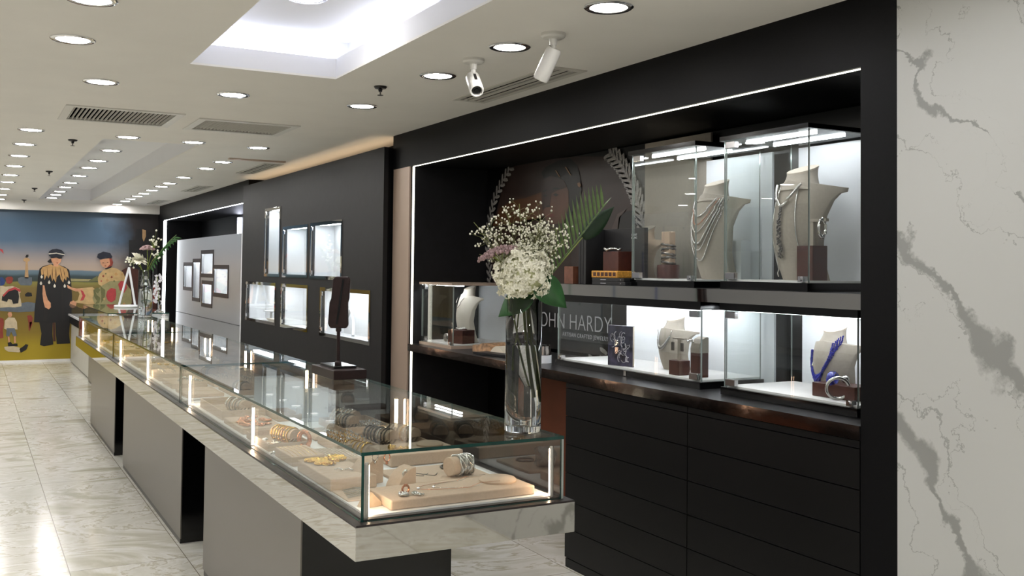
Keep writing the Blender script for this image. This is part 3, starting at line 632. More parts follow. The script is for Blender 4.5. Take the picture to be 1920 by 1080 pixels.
# bits shown inside the two lower windows
o = MB().box(2.80, 2.86, 7.36, 7.52, .975, 1.10).build('display_block', 'white_acrylic'); tag(o, 'small clear white block in the lower right display window', 'display block')
o = MB().box(2.84, 2.90, 7.28, 7.42, .975, 1.27).build('ring_box', 'red_leather'); tag(o, 'dark red upright box at the right end of the lower right display window', 'box')
mb = MB().tube([(0, -.2, .0), (.04, -.1, .1), (.05, 0, .22)], .012, 8).tube([(0, .2, .0), (.04, .1, .1), (.05, 0, .22)], .012, 8)
o = mb.build('jewelry_bust', 'white_acrylic', loc=(2.78, 8.0, .99)); tag(o, 'white draped display form at the left of the lower right display window', 'display form')
o = MB().lathe([(.0, 0), (.09, 0), (.09, .012), (.015, .02), (.012, .09), (.08, .1), (.08, .108), (0, .108)], 20).build('pedestal_tray', 'white_acrylic', loc=(2.80, 10.4, .98)); tag(o, 'small white pedestal tray in the lower left display window', 'display tray')
o = MB().box(-.05, .05, -.25, .25, 0, .03).build('display_riser', 'suede_white', loc=(2.80, 10.15, .98)); tag(o, 'low white riser on the floor of the lower left display window', 'display riser')

# far bay: grey reflective panel with five windows
GN = [(15.85, 15.15, 1.19, 1.59, 'leftmost lit window in the pale grey panel'), (15.13, 14.58, 1.047, 1.643, 'tallest and narrowest lit window in the pale grey panel'), (14.55, 13.73, 1.403, 1.76, 'highest lit window in the pale grey panel'), (14.46, 13.77, .989, 1.336, 'lowest lit window in the pale grey panel'), (13.70, 12.83, 1.154, 1.553, 'rightmost lit window in the pale grey panel')]
t = thing('display_wall_panel', 'pale grey reflective panel with five lit windows in the far bay', 'wall panel', (0, 0, 0))
mb = MB()
for a in holes(12.19, 16.44, .83, 1.955, [(g[1], g[0], g[2], g[3]) for g in GN]): mb.box(2.90, 2.935, *a)
mb.box(2.90, 2.935, 12.19, 16.44, 0, .822)
mb.build('board', 'grey_mirror_panel', t)
MB().box(2.90, 3.0, 12.11, 12.19, 0, 1.955).build('edge_board', 'white_acrylic', t)
for g in GN: niche(*g, x0=2.90, dep=.2, frame='frame_brown', group='lit windows in the pale grey panel', lw=.07)

# ---------------------------------------------------------------- large bay: drawers, shelves, print
t = thing('drawer_cabinet', 'black base cabinet with two stacks of wide drawers under the long shelf', 'cabinet', (0, 0, 0))
MB().box(W+.018, 3.40, 2.498, 4.461, .045, .958).build('carcass', 'black_matte', t)
MB().box(W+.004, 3.38, 2.498, 4.461, 0, .045).build('plinth', 'cabinet_black', t)
zs = [.05, .202, .345, .490, .637, .785, .93]
for (a, b_) in ((2.499, 3.452), (3.457, 4.461)):
    for k in range(6): MB().box(W-.001, W+.018, a, b_, zs[k]+.002, zs[k+1]-.002).build('drawer_front', 'cabinet_black', t)
    MB().box(W-.001, W+.018, a, b_, .932, .957).build('top_rail', 'cabinet_black', t)
o = MB().box(3.36, 3.40, 5.2, 6.1, .1, .93).build('back_board', 'orange_board'); tag(o, 'orange-brown board at the back under the long shelf, beside the drawers', 'board')
def shelf(x0, x1, y0, y1, z0, z1, edge, label):
    t = thing('display_shelf', label, 'shelf', (0, 0, 0))
    MB().box(x0+.004, x1, y0, y1, z0, z1).build('slab', 'shelf_black', t)
    MB().box(x0, x0+.004, y0, y1, z0, z1).build('edge_trim', edge, t)
    return t
shelf(2.765, 3.374, 2.497, 6.604, .960, 1.010, 'dark_mirror', 'long black shelf with a polished edge running across the large bay')
shelf(2.83, 3.374, 2.497, 4.665, 1.416, 1.474, 'mirror_steel', 'short upper shelf with a mirror-polished edge on the right of the large bay')

PC = dict(umber=(50, 36, 32), umber2=(44, 25, 17), umber3=(74, 60, 54), amber=(86, 54, 30), soot=(12, 9, 9), skin=(92, 60, 44), skin2=(50, 32, 27), lip=(104, 50, 42), tan=(140, 108, 76))
for k, c in PC.items(): pb('print_'+k, c, .35, var=.15, scale=9)
pb('print_braid', (150, 146, 142), .3, var=.35, scale=120); pb('print_black', (5, 5, 7), .3)
mb = MB().box(3.388, 3.40, 2.7, 6.59, 1.03, 2.28)
pk = sorted(PC)
for nm, col, lay, pts in POSTER: mb.add([(3.388-.0015*lay, p[0]*1.0, p[1]) for p in pts], [tuple(range(len(pts)))], 1+pk.index(col))
def resample(P, n):
    P = [Vector((a, b)) for a, b in P]; L = [0]
    for i in range(1, len(P)): L.append(L[-1]+(P[i]-P[i-1]).length)
    out = []
    for k in range(n):
        s = L[-1]*k/(n-1); i = 1
        while i < len(P)-1 and L[i] < s: i += 1
        f = (s-L[i-1])/(L[i]-L[i-1]); out.append(P[i-1].lerp(P[i], f))
    return out
for bi, br in enumerate(BRAIDS):
    cnt = (34, 30, 16)[bi]; wd = (.085, .12, .1)[bi]; Q = resample(br, cnt)
    for k in range(cnt):
        p = Q[k]; q = Q[min(k+1, cnt-1)]-Q[max(k-1, 0)]
        if q.length < 1e-6: continue
        q.normalize(); nrm = Vector((-q.y, q.x)); sd = 1 if k % 2 else -1
        c = p+nrm*sd*wd*.22; ax = (q*.55+nrm*sd*-.5).normalized(); bx = Vector((-ax.y, ax.x))
        for off, mi_, la, lb_ in ((0, len(pk)+1, wd*.45, wd*.13), (wd*.07, len(pk)+1, wd*.4, wd*.05)):
            pts = [c+bx*off*1.6+ax*la*math.cos(a)+bx*lb_*math.sin(a) for a in [2*PI*i/12 for i in range(12)]]
            mb.add([(3.388-.0105-.001*(k % 2), u.x, u.y) for u in pts], [tuple(range(12))], mi_)
o = mb.build('advertising_print', ['print_black']+['print_'+k for k in pk]+['print_braid'])
tag(o, 'large dark advertising print with a woman in profile and braided silver chains behind the shelves', 'advertising print')
text_mesh('JOHN HARDY', .142, .0005, 'marker_grey', 'lettering', WALLTXT(3.372, 5.37, 1.172), o, thin=-.0022, spacing=1.02)
text_mesh('ARTISAN CRAFTED JEWELRY', .036, .0005, 'marker_grey', 'lettering', WALLTXT(3.372, 5.22, 1.125), o, spacing=1.15)

def backpanel(y0, y1, z0, z1, label, mat='white_acrylic', x=3.33):
    o = MB().box(x, x+.012, y0, y1, z0, z1).build('backing_panel', mat); return tag(o, label, 'backing panel')
backpanel(3.515, 4.71, 1.012, 1.405, 'white backing panel behind the lower left jewellery case')
backpanel(2.50, 3.335, 1.012, 1.405, 'white backing panel behind the lower right jewellery case')
backpanel(3.53, 4.01, 1.476, 2.12, 'white backing panel at the left behind the upper cases')
backpanel(2.50, 3.36, 1.476, 2.12, 'white backing panel at the right behind the upper cases')
backpanel(4.0, 4.57, 1.476, 2.27, 'tall grey backing panel behind the upper left case', 'suede_grey', 3.35)
backpanel(6.02, 6.60, 1.012, 1.45, 'white backing panel behind the small case at the left end of the long shelf')

# glass cases standing on the shelves
def wall_case(label, x0, y0, y1, zb, z0, z1, zt, back=3.325, hinge_y='far', top=True, lights=2, topmat='black_gloss'):
    t = thing('glass_display_case', label, 'display case', (0, 0, 0))
    MB().box(x0-.012, back, y0-.01, y1+.01, zb, z0-.004).build('base', 'black_gloss' if topmat == 'black_gloss' else topmat, t)
    MB().box(x0+.012, back, y0+.012, y1-.008, z0-.004, z0+.004).build('floor_panel', 'white_deck', t)
    E = 'edge_clear'
    MB().box(x0, x0+.008, y0, y1, z0-.003, z1, fm=[1, 1, 1, 1, 0, 0]).build('glass_door', ['glass', E], t)
    MB().box(x0+.010, back-.01, y0, y0+.008, z0-.003, z1, fm=[1, 1, 0, 0, 1, 1]).build('glass_side', ['glass', E], t)
    MB().box(x0+.010, back-.01, y1-.008, y1, z0-.003, z1, fm=[1, 1, 0, 0, 1, 1]).build('glass_side', ['glass', E], t)
    if top:
        tp = MB().box(x0-.015, back, y0-.015, y1+.015, z1+.001, zt).build('top_panel', topmat, t)
        for k in range(lights):
            x = x0+.10+.16*k
            MB().box(x, x+.012, y0+.06, y1-.03, z1-.006, z1+.001).build('light_bar', 'led_case' if zb < 1.2 else 'led_niche', tp)
    hy = (y1-.075, y1-.015) if hinge_y == 'far' else (y0+.015, y0+.075)
    for z in (z0+.004, z1-.034): MB().box(x0-.008, x0+.014, hy[0], hy[1], z, z+.03).build('hinge', 'chrome', t, bevel=.002)
    ly = y0+.035 if hinge_y == 'far' else y1-.035
    MB().lathe([(0, -.012), (.008, -.012), (.009, .0), (.009, .02), (0, .02)], 14, T=Matrix.Translation((x0, ly, z0+.012)) @ Matrix.Rotation(PI/2, 4, 'Y')).box(x0-.006, x0+.02, ly-.014, ly+.014, z0, z0+.022).build('lock', 'chrome', t, smooth=40)
    return t
pb('edge_clear', (176, 186, 182), .15, metal=.5)
wall_case('upper right glass case holding the tallest grey bust', 2.92, 2.895, 3.395, 1.474, 1.512, 2.125, 2.145)
wall_case('upper left glass case holding a grey bust draped with silver chains', 2.92, 3.595, 4.09, 1.474, 1.508, 2.128, 2.150)
wall_case('lower left glass case under the upper shelf, with three brown blocks', 2.95, 3.587, 4.845, 1.010, 1.046, 1.372, 1.4155, hinge_y='near')
wall_case('lower right glass case under the upper shelf, with the blue bead necklace', 2.92, 2.645, 3.39, 1.012, 1.049, 1.380, 1.4155)
wall_case('small glass case at the left end of the long shelf', 2.86, 6.06, 6.58, 1.010, 1.033, 1.435, 1.452, hinge_y='far', lights=1, topmat='satin_beige')
o = MB().tube([(2.946, 4.165, 1.04), (2.940, 4.165, 1.0), (2.935, 4.16, .985)], .002, 6).box(2.935, 2.943, 4.155, 4.175, .965+.05, .99+.05).build('key', 'silver'); tag(o, 'small key hanging from the lock of the lower left case', 'key')

# ---------------------------------------------------------------- busts and what is shown in the wall cases
PK = lambda H: .875 if H > .3 else .80
def bust_fn(H, ws, wb, bow, lean, ztip):
    """front silhouette limits and front surface of a display bust, front facing -x"""
    def up(y):
        a = min(1, abs(y)/ws); return H*(PK(H)-(PK(H)-ztip)*a**1.15)
    def lo(y):
        a = abs(y)
        if a <= wb: return 0.0
        s = (a-wb)/(ws-wb); return H*(ztip-.035)*(1-(1-s)**2.6)
    def fx(y, z):
        q = z/H; return -lean*math.sin(PI*min(1, q/.86)*.78+.25)*.9+bow*(y/ws)**2*ws*.9
    return up, lo, fx
def bust(label, loc, H, ws, wb, rz, mat='suede_grey', group='jewellery busts'):
    bow, lean, ztip = .95, H*.19, (.80 if H > .3 else .735)
    up, lo, fx = bust_fn(H, ws, wb, bow, lean, ztip); t = thing('jewelry_bust', label, 'jewellery bust', loc, rz, group)
    ys = sorted(set([round(-ws+2*ws*i/26, 5) for i in range(27)]+[wb, -wb, wb+.004, -wb-.004])); nz = 18; th = .035
    vs = []; fs = []; m = MB(); n = len(ys)
    for side in (0, 1):
        for y in ys:
            for j in range(nz):
                z = lo(y)+(up(y)-lo(y))*j/(nz-1)
                k = th*(1-.75*(abs(y)/ws)**2)*(1+.8*(1-z/H))
                vs.append((fx(y, z)+(k if side else 0), y, z))
    o = n*nz
    for i in range(n-1):
        for j in range(nz-1):
            a = i*nz+j; fs.append((a, a+1, a+nz+1, a+nz)); fs.append((o+a, o+a+nz, o+a+nz+1, o+a+1))
        a = i*nz; fs.append((a, a+nz, o+a+nz, o+a)); a = i*nz+nz-1; fs.append((a, o+a, o+a+nz, a+nz))
    for j in range(nz-1):
        a = j; fs.append((a, o+a, o+a+1, a+1)); a = (n-1)*nz+j; fs.append((a, a+1, o+a+1, o+a))
    m.add(vs, fs)
    m.build('torso', mat, t, smooth=50)
    # neck: oval tube leaning back with a slanted cap
    nk = MB(); rings = []; nn = 22; cxs = fx(0, H*.84)+.30*ws+.006
    for q in range(8):
        s = q/7; z = H*((.79+.18*s) if H > .3 else (.72+.245*s)); rx = .33*ws*(1.28-.6*s+.32*s*s); ry = .38*ws*(1.5-1.1*s+.6*s*s)
        for i in range(nn):
            a = 2*PI*i/nn; rings.append((cxs+.02*s+rx*math.cos(a), ry*math.sin(a), z+.12*ws*s*math.cos(a)))
    fs = [(j*nn+i, j*nn+(i+1) % nn, (j+1)*nn+(i+1) % nn, (j+1)*nn+i) for j in range(7) for i in range(nn)]
    nk.add(rings, fs); top = rings[-nn:]
    nk.build('neck', mat, t, smooth=60)
    cp = MB(); cp.add([(x*1.0, y*1.04, z) for x, y, z in top]+[(x, y*1.04, z+.007) for x, y, z in top], [tuple(range(nn, 2*nn))]+[(i, (i+1) % nn, nn+(i+1) % nn, nn+i) for i in range(nn)])
    cp.build('neck_cap', 'suede_cap' if mat != 'suede_white' else 'suede_white', t, smooth=40)
    return t, (up, lo, fx)
def drape(root, fn, H, ws, yw, ztop, zbot, off=.004, n=36, sharp=1.0, skew=0):
    """points of a chain hanging on a bust, in world space"""
    up, lo, fx = fn; out = []; mw = Matrix.Translation(root.location) @ Matrix.Rotation(root.rotation_euler.z, 4, 'Z')
    for i in range(n):
        s = -1+2*i/(n-1); y = yw*math.copysign(abs(s)**.8, s) if s else 0; z = zbot+(ztop-zbot)*abs(s)**(1.6*sharp)
        y = y+skew*(1-abs(s)); out.append(mw @ Vector((fx(y, z)-off-(.004 if z < H*.7 else .012), y, z)))
    return out
def beads(P, r, mat, name, label, cat, group=None, n=6, step=1, jitter=0):
    m = MB()
    for i, p in enumerate(P[::step]):
        m.ball(p+Vector((random.uniform(-jitter, jitter), random.uniform(-jitter, jitter), random.uniform(-jitter, jitter))), r*random.uniform(.85, 1.15), n, 4)
    o = m.build(name, mat, smooth=60); return tag(o, label, cat, group)
def fine(P, k):
    out = []
    for i in range(len(P)-1):
        for j in range(k): out.append(P[i].lerp(P[i+1], j/k))
    return out+[P[-1]]

bC, fC = bust('grey bust draped with many silver chains in the upper left case', (3.13, 3.735, 1.512), .475, .165, .105, 0)
for k, (yw, zb, r, mt) in enumerate([(.075, .30, .0034, 'silver'), (.085, .26, .0022, 'rose_gold'), (.092, .225, .0034, 'silver'), (.10, .17, .0046, 'silver'), (.108, .14, .0038, 'silver'), (.118, .09, .004, 'silver')]):
    P = fine(drape(bC, fC, .475, .165, yw, .385, zb), 3)
    beads(P, r, mt, 'chain_necklace', '%s shortest of the silver chains on the bust in the upper left case' % ORD[k], 'necklace', 'chains on the silver-draped bust')
bD, fD = bust('tall grey bust with a silver lariat necklace in the upper right case', (3.12, 3.165, 1.516), .49, .185, .115, 0)
P = drape(bD, fD, .49, .185, .07, .41, .315, off=.008, sharp=.75)
o = MB().tube(P, .0065, 8).build('collar_necklace', 'silver', smooth=60); mw = Matrix.Translation(bD.location)
m = MB(); up, lo, fx = fD
for i in range(90):
    s = i/89; z = .315-.22*s; wd = .004+.013*s
    y = random.uniform(-wd, wd); m.ball(mw @ Vector((fx(y, z)-.012, y+.01*s, z)), random.uniform(.003, .006), 6, 4)
m.build('tassel', 'silver_dark', o, smooth=60)
tag(o, 'thick silver collar with a long dark bead tassel on the tallest bust', 'necklace')
for sy, lb in ((.062, 'left'), (-.075, 'right')):
    P = [mw @ Vector((fx(sy*(.75+.35*s), .40-.38*s)-.008, sy*(.75+.35*s)+(.015 if s > .95 else 0), .40-.385*s)) for s in [i/24 for i in range(25)]]
    o = MB().tube(P, .0028, 6).build('long_chain', 'silver', smooth=60); tag(o, 'long thin chain hanging at the %s side of the tallest bust' % lb, 'necklace')
bG, fG = bust('small beige bust with thin chains, left of the upper left case', (3.10, 4.30, 1.512), .265, .16, .075, 0, 'suede_beige')
for k, (yw, zb) in enumerate([(.075, .17), (.06, .13)]):
    P = drape(bG, fG, .265, .16, yw, .20, zb, off=.003)
    o = MB().tube(P, .0014, 5).build('thin_chain', 'silver_dark'); tag(o, '%s thin dark chain on the small beige bust' % ('upper', 'lower')[k], 'necklace', 'thin chains on the small beige bust')
o = MB().torus(.022, .004, 20, 6, T=Matrix.Translation((3.02, 4.31, 1.555)) @ Matrix.Rotation(PI/2, 4, 'Y')).build('ring_pendant', 'silver_dark', smooth=60); tag(o, 'ring-shaped dark pendant on the small beige bust', 'pendant')
bA, fA = bust('grey bust with a spiky silver necklace in the lower left case', (3.13, 4.055, 1.05), .265, .132, .082, 0)
m = MB(); P = drape(bA, fA, .265, .132, .058, .200, .120, off=.004, n=30)
m.tube(P, .0018, 5)
for p in P[3:-3]:
    m.ball(p+Vector((-.002, 0, -.008)), .0035, 5, 4, sq=(1, 1, 3.2))
o = m.build('spiky_necklace', 'silver', smooth=60); tag(o, 'short necklace of pale pointed drops on the bust in the lower left case', 'necklace')
bB, fB = bust('grey bust with blue beads in the lower right case', (3.13, 2.99, 1.053), .27, .128, .086, 0)
mwB = Matrix.Translation(bB.location); upB, loB, fxB = fB
def sling(k):
    base_ = [(-.070, .222), (-.062, .185), (-.046, .145), (-.024, .102), (.0, .066), (.026, .045), (.052, .052), (.074, .085), (.088, .125), (.084, .17)]
    Q = []
    for i, (y, z) in enumerate(base_):
        s = math.sin(PI*i/9); y2 = y*.94+(.0052*(k-3))*(1 if i < 5 else -.3); z2 = z-.008*(k-3)*s-.006*(k-3)*(i < 3)
        Q.append(mwB @ Vector((fxB(y2, min(z2, .2))-.005-.003*(k % 3)-(.006 if z > .19 else 0), y2, z2)))
    return fine(Q, 9)
for k in range(7):
    beads(sling(k), .0036, 'lapis', 'bead_strand', 'one of the blue bead strands on the bust in the lower right case', 'necklace', 'blue bead strands on the bust', jitter=.0012)
P = sling(3)[66:82]
o = beads(P, .0065, 'silver', 'silver_clasp', 'silver knotted clasp at the left of the blue bead necklace', 'necklace clasp', jitter=.003)
bL, fL = bust('cream bust in the small case at the left end of the shelf', (3.06, 6.27, 1.038), .385, .125, .075, 0, 'suede_white')
P = drape(bL, fL, .385, .125, .05, .31, .235, off=.004, sharp=.7)
o = MB().tube(P, .0022, 6).build('fine_necklace', 'silver_dark'); tag(o, 'single fine necklace on the cream bust at the left end of the shelf', 'necklace')

def block(label, loc, sx, sy, h, mat='walnut', rz=.0, name='display_block'):
    o = MB().box(-sx/2, sx/2, -sy/2, sy/2, 0, h).build(name, mat, loc=loc, rot=(0, 0, rz), bevel=.002); return tag(o, label, 'display block')
Z1 = 1.0505; Z2 = 1.0535
block('small square brown block holding an earring stand in the lower left case', (3.02, 3.83, Z1), .07, .075, .07)
t = thing('earring_stand', 'grey T-shaped earring stand on the small square brown block', 'earring stand', (3.02, 3.83, Z1+.070))
MB().box(-.006, .006, -.008, .008, 0, .1).build('post', 'suede_grey', t); MB().box(-.008, .008, -.045, .045, .1, .107).build('crossbar', 'suede_grey', t)
for s, lb in ((.036, 'left'), (-.036, 'right')):
    o = MB().tube([(-.01, s, .103), (-.012, s, .085)], .001, 5).box(-.016, -.010, s-.009, s+.009, .045, .085).build('drop_earring', 'silver_dark', loc=(3.02, 3.83, Z1+.07)); tag(o, '%s grey drop earring on the T-shaped stand in the lower left case' % lb, 'earring')
block('tall brown block topped with a curved grey ring stand in the lower left case', (3.04, 3.705, Z1), .06, .06, .115)
m = MB(); pr = [(-.03, 0), (-.03, .02), (-.022, .045), (-.005, .065), (.02, .075), (.03, .072), (.03, 0)]
m.add([(x, -.03, z) for x, z in pr]+[(x, .03, z) for x, z in pr], [tuple(range(7)), tuple(reversed(range(7, 14)))]+[(i, i+7, (i+1) % 7+7, (i+1) % 7) for i in range(7)])
o = m.build('ring_stand', 'suede_grey', loc=(3.04, 3.705, Z1+.115)); tag(o, 'curved grey ring stand on top of the tall brown block', 'ring stand')
m = MB()
for i in range(9): m.ball((3.005+random.uniform(-.004, .004), 3.735+.006*i-.03, Z1+.165+random.uniform(0, .012)), .005, 6, 4)
tag(m.build('leaf_ring', 'silver', smooth=60), 'small silver leaf ring on the curved grey stand', 'ring')
t = thing('printed_book', 'upright book with a dark floral chain print on its cover in the lower left case', 'book', (3.0, 4.30, Z1), math.radians(14))
MB().box(0, .014, -.085, .085, 0, .21).build('cover', 'magazine_print', t); MB().box(.002, .013, -.086, -.085, .003, .207).build('pages', 'page', t)
m = MB(); rs = random.Random(4)
for i in range(26):
    cy, cz, rr, a0 = rs.uniform(-.06, .06), rs.uniform(.03, .17), rs.uniform(.008, .02), rs.uniform(0, 6)
    m.tube([(-.0006, cy+rr*math.cos(a0+.4*q), cz+rr*math.sin(a0+.4*q)*1.2) for q in range(9)], rs.uniform(.0008, .002), 4)
m.build('cover_print', 'orchid_white', t)
block('long low brown block at the right end of the lower right case', (3.06, 2.845, Z2), .11, .22, .055)
t = thing('cuff_bracelet', 'blue enamel bangle with silver clasp on the long brown block', 'bracelet', (3.03, 2.87, Z2+.075))
MB().torus(.040, .015, 28, 10, T=Matrix.Rotation(PI/2, 4, 'X') @ Matrix.Scale(.55, 4, (0, 1, 0))).build('band', 'lapis', t, smooth=60, rot=(0, 0, .5))
MB().ball((.03, -.038, 0), .016, 10, 7).build('clasp', 'silver', t, smooth=60)
t = tag(MB().torus(.042, .007, 32, 8, bump=.25, freq=16, T=Matrix.Rotation(math.radians(78), 4, 'Y')).build('white_bangle', 'silver', loc=(2.985, 2.80, Z2+.0465), rot=(0, 0, .9), smooth=60), 'open white bangle leaning at the front of the long brown block', 'bracelet')
block('tall dark block with a bracelet stand in the upper right case', (3.10, 3.05, 1.517), .085, .09, .145)
t = thing('bracelet_stand', 'clear T-bar bracelet stand on the tall dark block', 'bracelet stand', (3.10, 3.05, 1.662))
MB().box(-.006, .006, -.012, .012, 0, .10).build('post', 'suede_grey', t); MB().box(-.008, .008, -.085, .085, .10, .112).build('crossbar', 'suede_grey', t)
for s, lb in ((.065, 'left'), (-.065, 'right')):
    o = MB().torus(.036, .008, 24, 8, bump=.3, freq=9, T=Matrix.Rotation(PI/2, 4, 'X') @ Matrix.Scale(.55, 4, (1, 0, 0))).build('link_bracelet', 'silver', loc=(3.09, 3.05+s, 1.662+.072), smooth=60); tag(o, '%s silver link bracelet on the T-bar stand in the upper right case' % lb, 'bracelet', 'bracelets on the T-bar stand')
o = MB().lathe([(.055, 0), (.057, .06), (.055, .068), (0, .07)], 28).build('display_drum', 'walnut', loc=(3.08, 4.0, 1.5125), smooth=40); tag(o, 'dark red-brown drum at the left in the upper left case', 'display block')
t = thing('cuff_holder', 'grey upright cuff holder standing on the red-brown drum', 'bracelet stand', (3.08, 4.0, 1.5825))
MB().box(-.02, .02, -.033, .033, 0, .165).build('post', 'suede_beige', t, bevel=.004)
for k in range(5):
    o = MB().torus(.038, .006, 26, 6, bump=.35, freq=7, T=Matrix.Scale(.8, 4, (1, 0, 0))).build('wire_cuff', 'silver_dark', loc=(3.08, 4.0, 1.592+.022*k), rot=(.12*(-1)**k, .1, 0), smooth=60); tag(o, 'one of the dark silver cuffs stacked on the grey holder', 'bracelet', 'dark silver cuffs on the grey holder')
o = MB().lathe([(0, 0), (.008, .0), (.012, .05), (.007, .13), (0, .15)], 12).build('dark_drop', 'black_gloss', loc=(3.18, 3.66, 1.5125), smooth=60); tag(o, 'slim dark drop-shaped stand behind the chain-draped bust', 'display form')
o = MB().box(3.2, 3.26, 3.60, 3.66, 1.5125, 1.70).build('slim_stand', 'white_acrylic'); tag(o, 'slim white upright stand behind the chain-draped bust', 'display stand')

# books and blocks left of the upper cases
ZS = 1.4745
block('small brown block at the left end of the upper shelf', (2.90, 4.60, ZS), .07, .09, .095, 'walnut_light')
for k in range(3):
    t = thing('slim_binder', '%s slim black binder from the left on the upper shelf' % ORD[k], 'binder', (2.90, 4.515-.026*k, ZS), 0, 'slim black binders')
    MB().box(-.02, .18, -.011, .011, 0, .295).build('cover', 'book_black', t, bevel=.002)
    MB().lathe([(0, -.021), (.004, -.021), (0, -.022)], 10, T=Matrix.Translation((0, 0, .275)) @ Matrix.Rotation(-PI/2, 4, 'Y')).box(-.0215, -.02, -.004, .004, .268, .278).build('spine_dot', 'silver', t)
t = thing('display_board', 'upright black board with small white lettering on the upper shelf', 'display board', (3.0, 4.31, ZS))
MB().box(0, .025, -.215, .165, 0, .295).build('panel', 'book_black', t, bevel=.002)
text_mesh('MONT\nBLANC', .016, .0004, 'white_acrylic', 'lettering', WALLTXT(-.0006, -.13, .255), t)
for k, (sz, z, lb) in enumerate([(.19, 0, 'lower'), (.18, .0185, 'upper')]):
    t = thing('flat_book', '%s of the two flat black books on the upper shelf' % lb, 'book', (2.93, 4.265, ZS+z), 0, 'flat black books on the upper shelf')
    MB().box(-.06, .06, -sz, .11, 0, .018).build('cover', 'book_black', t, bevel=.002)
    MB().box(-.0606, -.060, -.02, .03, .007, .011).build('spine_text', 'marker_grey', t)
    MB().box(-.0606, -.060, -.155, -.147, .006, .013).build('spine_mark', 'silver', t)
t = thing('gold_book', 'golden-spined book lying on the flat black books', 'book', (2.93, 4.29, ZS+.0372), 0)
MB().box(-.055, .055, -.14, .10, 0, .036).build('cover', 'book_gold', t, bevel=.004)
m = MB()
for k in range(6): m.box(-.0562, -.055, -.125+.036*k, -.100+.036*k, .008, .028)
m.build('spine_blocks', 'walnut', t)
block('brown wooden block with a bracelet, on top of the golden book', (2.96, 4.27, ZS+.0735), .09, .14, .10, 'walnut')
m = MB()
for i in range(24):
    a = i/23; m.ball((2.93+.03*math.sin(a*6), 4.22+.10*a, ZS+.181+.008*abs(math.sin(a*9))), .0075, 6, 4)
tag(m.build('stone_bracelet', 'silver', smooth=60), 'silver stone bracelet lying on the brown wooden block', 'bracelet')

# small left case and things on the long shelf
block('dark brown cube holding a small bracelet in the left case', (2.985, 6.18, 1.038), .12, .14, .092, 'walnut', rz=.35)
m = MB()
for i in range(26):
    a = 2*PI*i/26; m.ball((2.985+.03*math.cos(a), 6.18+.045*math.sin(a), 1.1375+.003*math.sin(3*a)), .0065, 6, 4)
tag(m.build('white_bracelet', 'silver', smooth=60), 'pale bracelet on top of the dark brown cube', 'bracelet')
for k in range(3):
    o = MB().torus(.026, .0045, 26, 6, bump=.2, freq=12, T=Matrix.Rotation(PI/2, 4, 'Y')).build('stacked_bangle', 'silver', loc=(2.93+.013*k, 6.31+.012*k, 1.0685), rot=(0, 0, .2), smooth=60); tag(o, 'one of the silver bangles beside the cream bust', 'bracelet', 'silver bangles beside the cream bust')
t = thing('open_book', 'open picture book lying on the long shelf behind the vase', 'book', (3.06, 5.66, 1.012), math.radians(8))
for s in (1, -1):
    m = MB(); n_ = 10; vs = []; fs = []
    for i in range(n_+1):
        u = i/n_; y = s*.20*u; z = .012+.045*math.sin(min(1, u*1.35)*PI)*(1-.45*u)+.03*u*(s > 0)
        vs += [(-.13, y, z), (.13, y, z), (-.13, y, 0), (.13, y, 0)]
    for i in range(n_):
        a = 4*i; b_ = a+4; fs += [(a, b_, b_+1, a+1), (a+2, a+3, b_+3, b_+2), (a, a+2, b_+2, b_), (a+1, b_+1, b_+3, a+3)]
    fs += [(0, 1, 3, 2), (4*n_, 4*n_+2, 4*n_+3, 4*n_+1)]
    m.add(vs, fs); m.build('page_block', 'tan_print' if s > 0 else 'page', t, smooth=50)
o = MB().box(-.10, .10, -.16, .16, 0, .012).build('black_board', 'book_black', loc=(2.95, 5.52, 1.012), rot=(0, 0, .3)); tag(o, 'flat black presentation board on the long shelf behind the vase', 'board')
t = thing('round_box', 'small round box with a shiny dark lid and a white base on the long shelf', 'round box', (2.93, 4.985, 1.0105))
MB().lathe([(0, 0), (.055, 0), (.055, .045), (0, .045)], 28).build('base', 'white_acrylic', t, smooth=40)
MB().lathe([(0, .045), (.052, .046), (.052, .098), (.048, .102), (0, .102)], 28).build('lid', 'dark_mirror', t, smooth=40)

